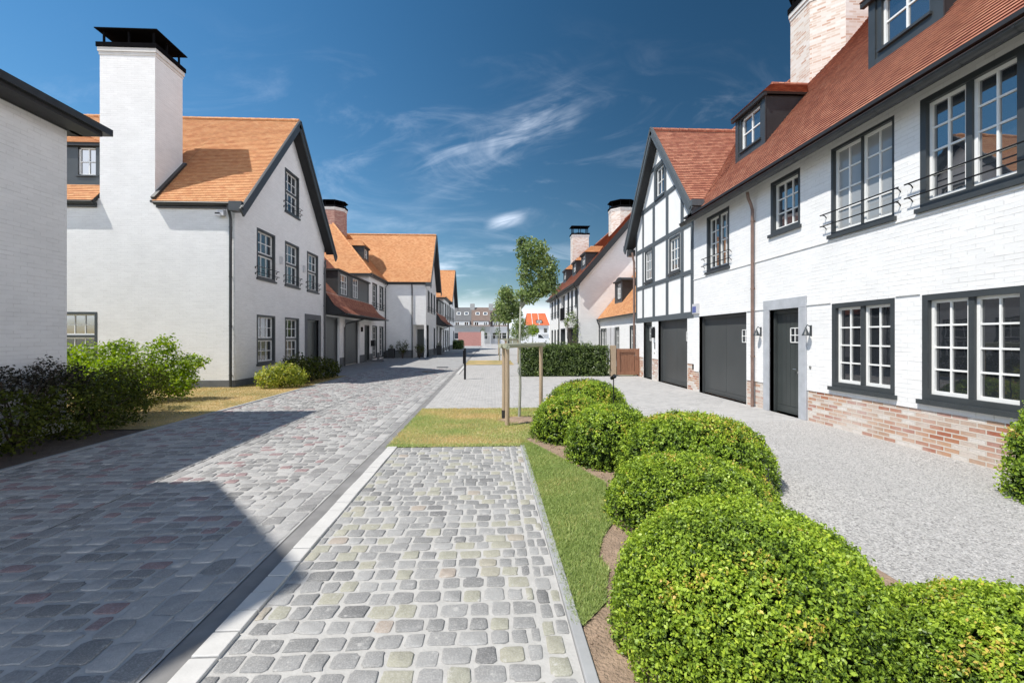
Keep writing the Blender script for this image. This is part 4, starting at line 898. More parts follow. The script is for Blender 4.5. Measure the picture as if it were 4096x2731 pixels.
def build_far_right_house():
    h = thing('house', 'tall white house with three roof dormers and two chimneys, creeper on its corner', 'house', (5.75, 36, 0), 'houses along the street')
    F = Fr((5.75, 0, 0), (0, 1, 0), (-1, 0, 0)); Y0, Y1 = 29.3, 44.1
    up = [(41.67, 42.66), (39.83, 40.73), (38.14, 38.97), (33.01, 33.75), (31.54, 32.22)]; H = [(a, c, 3.40, 4.97) for a, c in up] + [(29.9, 30.75, 3.78, 4.92), (35.0, 37.0, 2.98, 5.0)]
    Lo = [(41.67, 42.66, 0.3, 2.3), (39.83, 40.73, 0.3, 2.3), (38.14, 38.9, 0.3, 2.3), (34.75, 37.05, 0.05, 2.33), (30.0, 33.8, 0.05, 2.33)]
    b = MB(); wall(b, F, [(Y0, 0), (Y1, 0), (Y1, 5.3), (Y0, 5.3)], H + Lo, 0.22)
    FS = Fr((0, Y0, 0), (1, 0, 0), (0, -1, 0)); wall(b, FS, [(5.75, 0), (14.45, 0), (14.45, 5.2), (10.1, 10.35), (5.75, 5.2)]); b.poly([(5.75, Y1, 0), (14.45, Y1, 0), (14.45, Y1, 5.2), (10.1, Y1, 10.35), (5.75, Y1, 5.2)]); b.build('wall', 'white', h)
    for q in H[:6]: window(h, F, *q, grid=((1, 2, 4),), inset=0.1, rail=(q in H[:5]), glass='glass')
    for q in Lo[:3]: window(h, F, *q, grid=((1, 2, 4),), inset=0.1, sill=False)
    for q in Lo[3:]: window(h, F, *q, grid=((1, 1, 1), (1, 1, 1)), inset=0.18, sill=False, sashmat='dark', mull=0.05)
    b = MB(); q = H[6]; b.fbox(F, q[0], q[1], q[2], q[3], -0.24, -0.20); b.build('recessed_door', 'dark', h)
    b = MB()
    for i in range(15): s = 35.0 + 2.0 * i / 14; b.tube([F.p(s, 2.98, 0.05), F.p(s, 3.95, 0.05)], 0.014, 5)
    for z in (2.99, 3.95): b.tube([F.p(35.0, z, 0.05), F.p(37.0, z, 0.05)], 0.02, 6)
    b.build('balcony_railing', 'iron', h)
    x0, z0, xr = 5.45, 5.16, 10.1; p = 1.15; zr = z0 + p * (xr - x0); V0 = 28.95
    r = MB(); tile_roof(r, [(x0, V0, z0), (x0, Y1 + .2, z0), (xr, Y1 + .2, zr), (xr, V0, zr)], under=1, thick=0.14); tile_roof(r, [(xr, V0, zr), (xr, Y1 + .2, zr), (14.75, Y1 + .2, z0), (14.75, V0, z0)], course=0.3, under=1); ridge_tiles(r, (xr, V0, zr), (xr, Y1, zr)); r.build('roof', ['tile_r', 'soffit'], h)
    verge(h, [((x0 - 0.05, V0 - 0.03, z0 - 0.20), (xr, V0 - 0.03, zr - 0.16))], 0.06, 0.34, 'soffit')
    gutter(h, F, V0 + .1, Y1 + 0.2, 5.15, 0.32, 0.08); downpipe(h, F, 29.55, 5.1, 0.3); downpipe(h, F, 37.6, 5.1, 0.3)
    for s in (31.3, 34.8, 39.4): dormer(h, F, s, s + 1.45, -0.85, z0 + p * 1.15 - .05, 7.50, 8.05, p, 'tile_o', hip=0.6, glass='glass')
    chimney(h, octagon(10.1, 34.6, 1.0), 8.5, 11.25, 'chim', cap=0.4); chimney(h, rect(7.75, 9.3, 42.7, 43.8), 7.5, 11.2, 'chim', cap=0.65)
build_far_right_house()
# ---------------------------------------------------------------- houses on the left
def gable_house(h, Xf, Y0, Y1, wins, door=None, zr=10.6, eave=6.0, depth=10.0, over=0.42, front_holes=(), front_cut=None, roof_cut=None, plinth=0.24, porch=None):
    yc = (Y0 + Y1) / 2; F = Fr((Xf, 0, 0), (0, 1, 0), (1, 0, 0)); FF = Fr((0, Y0, 0), (1, 0, 0), (0, -1, 0)); Xb = Xf - depth; ze = eave + 0.12; ey = Y0 - 0.21; p = (zr - eave) / (yc - ey)
    holes = [w[:4] for w in wins]; fh = list(front_holes)
    if door: holes.append(door)
    b = MB(); gab = [(Y0, plinth), (Y1, plinth), (Y1, ze), (yc, zr - 0.15), (Y0, ze)]
    wall(b, F, gab, holes + ([(Y0 - .001, porch[1], -1, porch[2])] if porch else []), 0.15)
    wall(b, FF, [(Xb, plinth), (Xf, plinth), (Xf, ze), (Xb, ze)], fh + ([(porch[0], Xf + .001, -1, porch[2])] if porch else []), 0.15)
    b.poly([(Xb, Y1, 0), (Xf, Y1, 0), (Xf, Y1, ze), (Xb, Y1, ze)]); b.poly([(Xb, Y0, 0), (Xb, Y1, 0), (Xb, Y1, ze), (Xb, yc, zr - .2), (Xb, Y0, ze)])
    if porch:
        px, py, pz = porch; b.poly([(px, Y0, pz), (Xf, Y0, pz), (Xf, py, pz), (px, py, pz)]); b.poly([(px, py, 0), (Xf, py, 0), (Xf, py, pz), (px, py, pz)]); b.poly([(px, Y0, 0), (px, py, 0), (px, py, pz), (px, Y0, pz)])
    b.build('wall', 'white', h)
    pl = []; pe = porch[0] if porch else Xf + 0.012; pl.append((Xb, pe, Y0 - 0.012, Y0 + 0.05))
    segs = [(Y0 + 0.05, Y1)] if not porch else [(porch[1], Y1)]
    for a, c in segs:
        if door: pl += [(Xf - 0.05, Xf + 0.012, a, door[0] - 0.22), (Xf - 0.05, Xf + 0.012, min(door[1] + 0.22, c - .01), c)]
        else: pl.append((Xf - 0.05, Xf + 0.012, a, c))
    for q in pl: b = MB(); b.box(*q, -0.05, plinth); b.build('plinth', 'greystone', h)
    r = MB(); V1 = Xf + over
    for a, c, lo in (roof_cut or [(Xb, V1, 0.0)]):
        tile_roof(r, [(a, ey + lo, eave + p * lo), (c, ey + lo, eave + p * lo), (c, yc, zr), (a, yc, zr)], under=1, thick=0.10)
    tile_roof(r, [(Xb, yc, zr), (V1, yc, zr), (V1, Y1 + 0.25, eave), (Xb, Y1 + 0.25, eave)], course=0.2, under=1, thick=0.10)
    ridge_tiles(r, (Xb, yc, zr + .01), (V1, yc, zr + .01), 0.09); r.build('roof', ['tile_o', 'soffit'], h)
    v = MB(); vx = V1 + 0.02; lo = 0.30 * p
    for ya in (ey - 0.22, Y1 + 0.47): v.beam((vx, ya, eave - 0.40), (vx, yc, zr - 0.15), 0.05, 0.30); v.beam((vx + .03, ya, eave - 0.27), (vx + .03, yc, zr - 0.02), 0.05, 0.11)
    v.box(Xf + 0.02, V1, ey - 0.20, ey + 0.12, eave - 0.32, eave - 0.02); v.build('bargeboard', 'dark', h)
    s = MB()   # boarded underside of the overhang
    for ya in (ey - 0.02, Y1 + 0.27): s.poly([(Xf, ya, eave - 0.16), (V1, ya, eave - 0.16), (V1, yc, zr - 0.16), (Xf, yc, zr - 0.16)])
    s.build('soffit', 'soffit', h)
    for w in wins: window(h, F, *w[:4], **(w[4] if len(w) > 4 else {}))
    return F, FF
ST = dict(grid=((1, 3, 2), (1, 3, 2)), stack=True, glass='glassb', inset=0.09, fw=0.07)
STR = dict(ST, rail=True)
def build_left_main_house():
    h = thing('house', 'white house with a huge square chimney rising from its sunlit front wall', 'house', (-8.34, 19.3, 0), 'houses along the street')
    wins = [(16.67, 18.05, 3.78, 5.57, STR), (18.9, 20.25, 3.78, 5.57, STR), (21.12, 22.45, 3.78, 5.57, STR), (16.67, 18.05, 0.68, 2.46, dict(ST, glass='glass')), (18.9, 20.25, 0.68, 2.46, dict(ST, glass='glass')), (18.9, 20.25, 6.79, 8.55, STR)]
    fw = (-14.2, -12.66, 0.9, 2.46)
    F, FF = gable_house(h, -8.34, 15.28, 23.28, wins, door=(21.09, 22.47, 0.0, 2.45), front_holes=[fw], roof_cut=[(-18.3, -12.64, 0.0), (-12.64, -10.82, 0.9), (-10.82, -7.92, 0.0)])
    window(h, FF, *fw, grid=((1, 4, 2), (1, 4, 2)), stack=True, glass='glassb', inset=0.08)
    b = MB(); b.fbox(F, 20.87, 21.09, 0.0, 2.70, -0.15, 0.04); b.fbox(F, 22.47, 22.75, 0.0, 2.70, -0.15, 0.04); b.fbox(F, 21.09, 22.47, 2.45, 2.70, -0.15, 0.04); b.build('door_surround', 'greystone', h)
    house_door(h, F, 21.092, 22.468, 0.0, 2.448, inset=0.13)
    gutter(h, FF, -10.78, -8.02, 5.97, 0.15, 0.08); gutter(h, FF, -18, -12.66, 5.97, 0.15, 0.08)
    downpipe(h, FF, -8.44, 5.9, 0.2, r=0.045); downpipe(h, F, 23.16, 5.5, 0.1, r=0.045)
    chimney(h, rect(-12.58, -10.86, 15.28, 16.60), 6.12, 10.85, 'white', cap=0.42, band='band')
    b = MB(); b.box(-10.86, -10.80, 15.05, 16.62, 5.95, 6.02); L = []
    b.beam((-10.80, 15.1, 6.1), (-10.80, 16.66, 7.78), 0.12, 0.09); b.build('chimney_flashing', 'zinc', h)
    dormer(h, FF, -14.7, -12.9, -0.42, 6.66, 8.0, 8.5, 1.08, 'tile_o', win=(-13.62, -13.0, 7.0, 7.92), glass='glassb', side='clad')
    b = MB(); b.fbox(FF, -8.80, -8.62, 5.58, 5.76, 0, 0.16); b.fbox(FF, -8.88, -8.70, 5.56, 5.62, 0.1, 0.2); o = b.build('camera_box', 'lightgrey', h); b = MB(); b.fbox(FF, -8.86, -8.72, 5.62, 5.66, 0.165, 0.21); b.build('lens', 'iron', o)
    for y in (18.48, 20.7):
        b = MB(); b.fbox(F, y - 0.06, y + 0.06, 4.55, 4.83, 0, 0.09); b.fbox(F, y - 0.04, y + 0.04, 4.60, 4.78, 0.09, 0.10); b.build('wall_lamp', 'lightgrey', h)
build_left_main_house()
def build_near_left_house():
    h = thing('house', 'near white house in shadow at the left edge with dark overhanging eaves', 'house', (-7.5, 2, 0), 'houses along the street')
    X, Y1, Yb = -7.5, 8.43, -9.0; b = MB(); b.poly([(X, Yb, 0), (X, Y1, 0), (X, Y1, 5.36), (X, Yb, 5.36)]); b.poly([(X, Y1, 0), (-17, Y1, 0), (-17, Y1, 5.36), (X, Y1, 5.36)]); b.poly([(X, Yb, 0), (-17, Yb, 0), (-17, Yb, 5.36), (X, Yb, 5.36)]); b.poly([(-17, Yb, 0), (-17, Y1, 0), (-17, Y1, 5.36), (-17, Yb, 5.36)])
    # wall dormer: a gable that rises above the eave
    g0, gc, g1, gz = -2.52, 0.33, 3.30, 10.0
    b.poly([(X, g0, 5.36), (X, g1, 5.36), (X, g1, 6.95), (X, gc, gz), (X, g0, 6.95)]); b.build('wall', 'white', h)
    ex, ez, ey = -7.12, 5.48, 8.74; rx = -12.2; p = 0.45; rz = ez + p * (ex - rx)
    r = MB(); tile_roof(r, [(ex, Yb, ez), (ex, ey, ez), (rx, ey - (ex - rx), rz), (rx, Yb, rz)], under=1); tile_roof(r, [(ex, ey, ez), (-17.3, ey, ez), (rx, ey - (ex - rx), rz)], under=1); tile_roof(r, [(rx, Yb, rz), (rx, ey - (ex - rx), rz), (-17.3, ey, ez), (-17.3, Yb, ez)], course=0.3, under=1)
    z0 = 6.9
    for a in (g0 - .1, g1 + .1): tile_roof(r, [(ex, a, z0), (ex, gc, gz + .15), (-11.6, gc, gz + .15), (-8.6, a, z0)], under=1)
    r.build('roof', ['tile_o', 'soffit'], h)
    s = MB(); s.box(ex + 0.02, X, Yb, ey - .06, ez - 0.17, ez - 0.08); s.box(-17.2, ex - .3, Y1, ey - .06, ez - 0.17, ez - 0.08); s.build('soffit', 'soffit', h)
    b = MB(); b.box(X, X + 0.03, Yb, Y1 + .03, 5.30, 5.36); b.build('frieze_board', 'zinc', h)
    F = Fr((X, 0, 0), (0, 1, 0), (1, 0, 0)); g = MB(); g.box(ex - 0.06, ex + 0.09, Yb, ey + 0.09, ez - 0.10, ez + 0.02); g.box(-17.3, ex - 0.06, ey - 0.06, ey + 0.09, ez - 0.10, ez + 0.02); g.build('gutter', 'zinc', h)
build_near_left_house()
def link_house(label, Xf, y0, yg, y1, front, detail=True):
    """garages under a tiled pent roof (y0..yg), then a two-storey block with a hipped roof (yg..y1)"""
    h = thing('house', label, 'house', (Xf, (y0 + y1) / 2, 0), 'houses along the street'); F = Fr((Xf, 0, 0), (0, 1, 0), (1, 0, 0)); L = yg - y0
    g1 = (y0 + 0.25, y0 + 0.275 * L, 0, 2.72); g2 = (y0 + 0.39 * L, y0 + 0.732 * L, 0, 2.68); dr = (y0 + 0.87 * L, yg + 0.12, 0, 2.46); B = y1 - yg
    wu = [(yg + 0.19 * B, yg + 0.46 * B, 3.72, 5.52), (yg + 0.61 * B, yg + 0.87 * B, 3.72, 5.52)]; wl = [(a, c, 0.12, 2.47) for a, c, _, _ in wu]
    b = MB(); wall(b, F, [(y0, 0), (yg, 0), (yg, 3.95), (y0, 3.95)], [g1, g2, dr], 0.2); wall(b, F, [(yg, 0), (y1, 0), (y1, 6.1), (yg, 6.1)], wu + wl + [dr], 0.15)
    FS = Fr((0, yg, 0), (1, 0, 0), (0, -1, 0)); wall(b, FS, [(Xf - 7.6, 2.5), (Xf, 2.5), (Xf, 6.1), (Xf - 7.6, 6.1)]); b.build('wall', 'white', h)
    for a, c in ((g1[1], g2[0]), (g2[1], dr[0]), (dr[1], wl[0][0]), (wl[0][1], wl[1][0]), (wl[1][1], y1)): b = MB(); b.fbox(F, a + .02, c - .02, -.05, 0.5, 0.0, 0.014); b.build('plinth', 'greystone', h)
    for g in (g1, g2): house_door(h, F, g[0] + .002, g[1] - .002, 0, g[3] - .002, inset=0.17, name='garage_door', mat='garage', split=(g[0] + g[1]) / 2, boards=4)
    house_door(h, F, dr[0] + .002, dr[1] - .002, 0, 2.458, inset=0.12)
    for w in wu: window(h, F, *w, grid=((1, 2, 4),), rail=True, inset=0.09)
    for w in wl: window(h, F, *w, grid=((1, 2, 5),), sill=False, inset=0.09)
    r = MB(); e = Xf + 1.02; m = Xf + 0.45; ya, yb = y0 + 0.12, yg + 0.95
    tile_roof(r, [(e, ya, 2.86), (e, yb, 2.86), (m, yb, 3.28), (m, ya, 3.28)], under=1, thick=0.05); tile_roof(r, [(m, ya, 3.28), (m, yb, 3.28), (Xf + .02, yb - .3, 3.92), (Xf + .02, ya, 3.92)], under=1, thick=0.05)
    tile_roof(r, [(Xf, y0, 3.92), (Xf, yg, 3.92), (Xf - 4.2, yg, 8.4), (Xf - 4.2, y0, 8.4)])
    for ys in (ya, yb): r.poly([(e - .02, ys, 2.82), (m, ys, 3.22), (Xf, ys, 3.86), (Xf, ys, 2.80)], 1)
    r.poly([(e - .03, ya, 2.80), (Xf, ya, 2.80), (Xf, yb, 2.80), (e - .03, yb, 2.80)], 1); r.build('pent_roof', ['tile_r', 'soffit'], h)
    Fe = Fr((Xf, 0, 0), (0, 1, 0), (1, 0, 0)); gutter(h, Fe, ya, yb + .1, 2.85, 1.07, 0.06, board=False)
    b = MB(); sx = y0 + 0.36 * L; b.tube([F.p(sx + 1.2, 2.8, 1.05), F.p(sx + 0.7, 2.62, 0.7), F.p(sx + 0.1, 2.42, 0.12), F.p(sx, 2.2, 0.07), F.p(sx, 0, 0.07)], 0.045, 8); b.build('downpipe', 'zinc', h)
    d0 = y0 + 0.25 * L; d = dormer(h, F, d0, yg - 0.02, -0.03, 3.9, 5.30, 5.32, 1.067, 'tile_o', win=(d0 + 0.5, d0 + 1.75, 4.05, 5.2), grid=((1, 3, 3),), glass='glass')
    w = MB(); a, c = d0 + 2.6, d0 + 3.5; small_window_bars(w, F, a, c, 4.05, 5.2, 0.03, 2, 3); w.fbox(F, a, c, 4.05, 5.2, -0.02, 0.012, 1); w.build('window', ['sash', 'glass'], d)
    ex, z0, p = Xf + 0.24, 6.0, 1.1; q = 4.0; ey = yg - 0.24; yv = y1 + 3.4
    r = MB(); tile_roof(r, [(ex, ey, z0), (ex - q, ey + q, z0 + p * q), (ex - 8, ey + q, z0 + p * q), (ex - 8, ey, z0)], under=1); tile_roof(r, [(ex, ey, z0), (ex, y1 - .25, z0), (ex - q, yv, z0 + p * q), (ex - q, ey + q, z0 + p * q)], under=1); ridge_tiles(r, (ex, ey, z0 + .02), (ex - q, ey + q, z0 + p * q + .02), 0.08); r.build('roof', ['tile_o', 'soffit'], h)
    gutter(h, F, ey, y1 - .02, 5.98, 0.25, 0.075); g = MB(); g.box(ex - 7.9, ex + .08, ey - .09, ey + .03, 5.84, 5.99); g.build('front_gutter', 'zinc', h); downpipe(h, F, y1 - 0.2, 5.9, 0.25)
    b = MB(); b.fbox(FS, Xf - 1.25, Xf - 0.7, 5.30, 5.55, 0, 0.14); b.build('wall_vent', 'zinc', h)
    if detail:
        dormer(h, F, yg + 2.2, yg + 3.45, -0.95, 7.15, 8.3, 8.85, p, 'tile_o', glass='glass', hip=0.5)
        chimney(h, octagon(ex - q - 0.15, ey + q + 0.75, 0.98), 8.6, 11.45, 'chimd', cap=0.35)
        b = MB(); b.fbox(F, wl[0][0] - 0.42, wl[0][0] - 0.08, 1.02, 1.42, 0.0, 0.22); b.build('letterbox', 'iron', h); b = MB(); b.fbox(F, g2[1] + 0.3, g2[1] + 0.42, 2.0, 2.3, 0, 0.12); b.build('wall_lantern', 'iron', h)
    return h
link_house('white house with garages under a tiled pent roof and a red octagonal brick chimney', -8.34, 23.27, 31.68, 36.5, None)
def simple_gable(label, Xf, Y0, Y1, zr, porch):
    h = thing('house', label, 'house', (Xf, (Y0 + Y1) / 2, 0), 'houses along the street'); D = Y1 - Y0
    wins = [(Y0 + D * a, Y0 + D * c, 3.75, 5.5, dict(grid=((1, 2, 4),), rail=True, inset=0.09)) for a, c in ((0.15, 0.31), (0.43, 0.58), (0.72, 0.87))] + [(Y0 + D * 0.72, Y0 + D * 0.88, 0.3, 2.5, dict(grid=((1, 2, 4),), inset=0.09, sill=False))]
    F, FF = gable_house(h, Xf, Y0, Y1, wins, zr=zr, porch=porch, plinth=0.62, depth=11)
    gutter(h, FF, Xf - 7.0, Xf + .3, 5.97, 0.2, 0.08); downpipe(h, FF, Xf - 1.08, 5.9, 0.2)
    if porch:
        FP = Fr((0, Y0 + 0.02, 0), (1, 0, 0), (0, -1, 0)); b = MB(); b.box(Xf - .14, Xf + .004, Y0 - .004, Y0 + .16, 0, porch[2]); b.build('porch_post', 'sash', h)
        Fp = Fr((0, porch[1], 0), (1, 0, 0), (0, -1, 0)); house_door(h, Fp, porch[0] + 0.1, porch[0] + 0.75, 0, 2.3, inset=-0.06)
    return h
simple_gable('white gabled house with a recessed corner porch and dark stone plinth', -5.13, 36.5, 43.25, 10.5, (-6.15, 38.1, 2.62))
link_house('distant white house with pent roof canopy, between two orange gables', -5.13, 43.3, 50.2, 56.6, None, detail=False)
simple_gable('farthest orange roofed gable house of the left row', -5.13, 56.8, 65.6, 10.5, None)
# ---------------------------------------------------------------- far end of the street
def row_house(label, x0, x1, Y, roofmat, wallmat, solo=False):
    h = thing('row_house', label, 'house', ((x0 + x1) / 2, Y, 0), 'houses at the far end of the street'); F = Fr((0, Y, 0), (1, 0, 0), (0, -1, 0)); w = x1 - x0
    lo = (x0 + w * 0.12, x1 - w * 0.12, 1.15, 2.75); b = MB(); wall(b, F, [(x0, 0), (x1, 0), (x1, 4.25), (x0, 4.25)], [lo], 0.15)
    b.poly([(x0, Y, 0), (x0, Y + 8, 0), (x0, Y + 8, 4.2), (x0, Y + 4, 9), (x0, Y, 4.2)]); b.poly([(x1, Y, 0), (x1, Y + 8, 0), (x1, Y + 8, 4.2), (x1, Y + 4, 9), (x1, Y, 4.2)]); b.fbox(F, x0, x1, 4.12, 4.26, 0, 0.35); b.build('wall', wallmat, h)
    f = MB(); g = MB()
    for i in range(3):
        a = lo[0] + (lo[1] - lo[0]) * i / 3; c = a + (lo[1] - lo[0]) / 3; g.fbox(F, a + .06, c - .06, lo[2] + .06, lo[3] - .06, -0.12, -0.08)
        for q in ((a, a + .06, lo[2], lo[3]), (c - .06, c, lo[2], lo[3]), (a, c, lo[3] - .06, lo[3]), (a, c, lo[2], lo[2] + .06)): f.fbox(F, *q, -0.12, -0.05)
    o = f.build('window', 'sash', h); g.build('pane', 'glass', o)
    r = MB(); r.poly([(x0, Y - .3, 4.3), (x1, Y - .3, 4.3), (x1, Y + 4, 9.05), (x0, Y + 4, 9.05)]); r.poly([(x0, Y + 4, 9.05), (x1, Y + 4, 9.05), (x1, Y + 8.3, 4.3), (x0, Y + 8.3, 4.3)]); r.build('roof', roofmat, h)
    d = MB(); d.box(x0 + 0.6, x1 - 0.35, Y - 0.05, Y + 1.4, 4.28, 5.45); d.box(x0 + 0.5, x1 - 0.25, Y - 0.15, Y + 1.5, 5.45, 5.57, 1); o = d.build('dormer', ['farwhite', 'slate'], h); n = MB(); gg = MB()
    for a in (x0 + 0.75, x1 - 1.65):
        n.fbox(F, a, a + 1.1, 4.42, 5.32, 0.05, 0.075); gg.fbox(F, a + .12, a + .5, 4.5, 5.24, 0.076, 0.085); gg.fbox(F, a + .6, a + .98, 4.5, 5.24, 0.076, 0.085)
    n.build('window_frame', 'sash', o); gg.build('window_pane', 'glass', o)
    for a in (x0 + 1.0, x0 + 2.9):
        s = MB(); t = 0.5; P = lambda u, v, k: (u, Y - .3 + 4.3 * v - k * .74, 4.3 + 4.75 * v + k * .67)
        s.hexa([P(a, .58, 0), P(a + 1, .58, 0), P(a + 1, .72, 0), P(a, .72, 0), P(a, .58, .12), P(a + 1, .58, .12), P(a + 1, .72, .12), P(a, .72, .12)], 0); s.hexa([P(a + .12, .6, .1), P(a + .88, .6, .1), P(a + .88, .7, .1), P(a + .12, .7, .1), P(a + .12, .6, .13), P(a + .88, .6, .13), P(a + .88, .7, .13), P(a + .12, .7, .13)], 1); s.build('skylight', ['sash', 'glassb'], h)
    c = MB(); c.box(x1 - 0.35, x1 + 0.75, Y + 3.4, Y + 4.5, 8.2, 9.95); c.build('chimney', 'fargrey', h)
    return h
row_house('grey terraced house with slate roof at the end of the street, left of two', -9.3, -4.7, 110, 'slate', 'fargrey')
row_house('grey terraced house with mixed brown and grey roof, right beside the slate one', -4.68, -0.1, 110, 'brownslate', 'fargrey')
row_house('brown roofed terraced house half hidden behind the staked young trees', -0.08, 4.5, 112, 'brownslate', 'farwhite')
def orange_far():
    h = thing('house', 'far white house with vivid orange roof and a small dark dormer behind the van', 'house', (11.4, 110, 0), 'houses at the far end of the street'); Y = 108; F = Fr((0, Y, 0), (1, 0, 0), (0, -1, 0)); x0, x1 = 8.6, 13.9
    b = MB(); b.box(x0, x1, Y, Y + 8, 0, 4.5); b.fbox(F, x0, x1, 2.2, 2.5, 0, .25); b.build('wall', 'farwhite', h)
    r = MB(); tile_roof(r, [(x0 - .2, Y - .3, 4.5), (x1 + .2, Y - .3, 4.5), (x1 - .4, Y + 4, 7.55), (x0 + .3, Y + 4, 7.55)], course=0.25); r.poly([(x0 + .3, Y + 4, 7.55), (x1 - .4, Y + 4, 7.55), (x1 + .2, Y + 8, 4.5), (x0 - .2, Y + 8, 4.5)]); r.poly([(x1 + .2, Y - .3, 4.5), (x1 + .2, Y + 8, 4.5), (x1 - .4, Y + 4, 7.55)])
    r.build('roof', 'farorange', h)
    for a in (10.0, 11.6): b = MB(); b.beam((a, Y - .3, 4.6), (a + .05, Y + 4, 7.65), 0.12, 0.12); b.build('roof_seam', 'band', h)
    d = MB(); d.box(10.9, 12.3, Y + .3, Y + 2.2, 4.9, 5.75); d.build('dormer', 'clad', h); g = MB(); g.fbox(F, 11.0, 11.55, 5.0, 5.65, -.3, -.27); g.fbox(F, 11.65, 12.2, 5.0, 5.65, -.3, -.27); g.build('dormer_window', 'glassb', h)
    for a in (10.8, 12.7): g = MB(); g.fbox(F, a, a + 0.75, 2.75, 3.75, 0.0, 0.03); g.build('window', 'glass', h)
orange_far()
b = MB(); b.box(-6.0, -3.1, 85, 85.25, 0, 2.6); b.box(-3.05, -1.75, 85, 85.25, 0, 2.6); b.box(-3.1, -3.05, 84.98, 85.2, 0, 2.65); b.box(-1.75, -1.15, 84.9, 85.3, 0, 2.75, 1); tag(b.build('screen_wall', ['pink', 'band']), 'pink brick screen wall at the end of the street', 'wall')
def van():
    h = thing('van', 'white panel van parked beyond the trees at the end of the street', 'van', (8.3, 84, 0)); prof = [(5.4, .45), (5.4, 2.05), (5.6, 2.35), (8.6, 2.38), (9.3, 2.2), (10.0, 1.45), (10.75, 1.2), (10.95, .95), (10.95, .45)]
    b = MB(); y0, y1 = 83.2, 85.0; n = len(prof); b.mesh([(x, y0, z) for x, z in prof] + [(x, y1, z) for x, z in prof], [tuple(range(n))[::-1], tuple(range(n, 2 * n))] + [(i, (i + 1) % n, n + (i + 1) % n, n + i) for i in range(n)]); b.build('body', 'vanwhite', h, bevel=0.05)
    b = MB(); b.mesh([(8.75, y0 - .01, 1.5), (9.85, y0 - .01, 1.42), (9.25, y0 - .01, 2.08), (8.75, y0 - .01, 2.1), (8.75, y0 + .02, 1.5), (9.85, y0 + .02, 1.42), (9.25, y0 + .02, 2.08), (8.75, y0 + .02, 2.1)], [(0, 1, 2, 3), (0, 4, 5, 1), (1, 5, 6, 2), (2, 6, 7, 3), (3, 7, 4, 0)]); b.build('side_window', 'glass', h)
    b = MB(); b.poly([(9.36, 83.3, 2.15), (10.0, 83.3, 1.50), (10.0, 84.9, 1.50), (9.36, 84.9, 2.15)]); b.build('windscreen', 'glass', h)
    for x in (6.4, 9.9): b = MB(); b.tube([(x, 83.15, .36), (x, 83.4, .36)], .36, 14); o = b.build('wheel', 'rubber', h); b = MB(); b.tube([(x, 83.13, .36), (x, 83.2, .36)], .2, 10); b.build('rim', 'steel', o)
    b = MB(); b.box(10.7, 10.96, 83.25, 83.6, .8, 1.05); b.build('headlight', 'lightgrey', h); b = MB(); b.box(10.85, 11.05, 83.2, 85.0, .35, .6); b.build('bumper', 'rubber', h)
van()
# ---------------------------------------------------------------- clipped bushes, hedges, shrubs
BG = 'clipped box bushes in the curved bed'
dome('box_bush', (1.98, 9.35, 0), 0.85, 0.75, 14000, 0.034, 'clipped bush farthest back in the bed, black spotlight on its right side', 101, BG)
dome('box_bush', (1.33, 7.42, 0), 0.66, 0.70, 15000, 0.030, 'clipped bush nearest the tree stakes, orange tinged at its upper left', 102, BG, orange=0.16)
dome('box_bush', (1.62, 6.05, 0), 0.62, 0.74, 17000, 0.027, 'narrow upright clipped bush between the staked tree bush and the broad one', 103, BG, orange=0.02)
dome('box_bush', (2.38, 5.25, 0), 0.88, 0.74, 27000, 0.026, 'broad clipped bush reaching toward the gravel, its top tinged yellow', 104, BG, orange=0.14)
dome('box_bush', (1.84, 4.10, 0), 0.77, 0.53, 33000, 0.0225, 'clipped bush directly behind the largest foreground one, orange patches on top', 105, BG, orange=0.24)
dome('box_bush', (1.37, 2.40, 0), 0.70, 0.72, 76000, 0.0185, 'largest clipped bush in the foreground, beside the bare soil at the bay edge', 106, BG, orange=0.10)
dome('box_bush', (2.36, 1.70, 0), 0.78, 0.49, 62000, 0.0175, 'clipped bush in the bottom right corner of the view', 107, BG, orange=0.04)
dome('round_bush', (5.76, 4.20, 0), 0.52, 1.12, 15000, 0.034, 'tall round bush against the brick base at the right edge', 108, None, mat='box', orange=0.0, sq=2.0)
leaf_box('hedge', 1.28, 4.98, 18.95, 19.95, 0, 1.26, 15000, 0.075, 'hedge', 'clipped dark green hedge between the courtyard and the cottage', 'hedge', seed=3, wob=0.05)
leaf_box('hedge', 1.9, 4.6, 20.6, 21.1, 0, 1.36, 3000, 0.08, 'hedge', 'loose taller hedge showing just above the clipped hedge', 'hedge', seed=4, wob=0.10)
def shrub(name, blobs, n, L, mat, label, seed, base, group=None, fill=0.5, cat='shrub', ntips=9, r0=0.018, core=0.62):
    LV, t = leaf_blobs(blobs, n, L, seed, fill); h = thing(name, label, cat, base, group); leaf_object('foliage', LV, t, mat, h)
    rng = random.Random(seed); b = MB(); tips = []
    for i in range(ntips): q = blobs[i % len(blobs)]; tips.append((q[0] + rng.uniform(-.6, .6) * q[3], q[1] + rng.uniform(-.6, .6) * q[4], q[2] + rng.uniform(-.1, .8) * q[5]))
    stems(b, base, tips, r0, 0.005, seed); b.build('stem', 'twig', h); return h
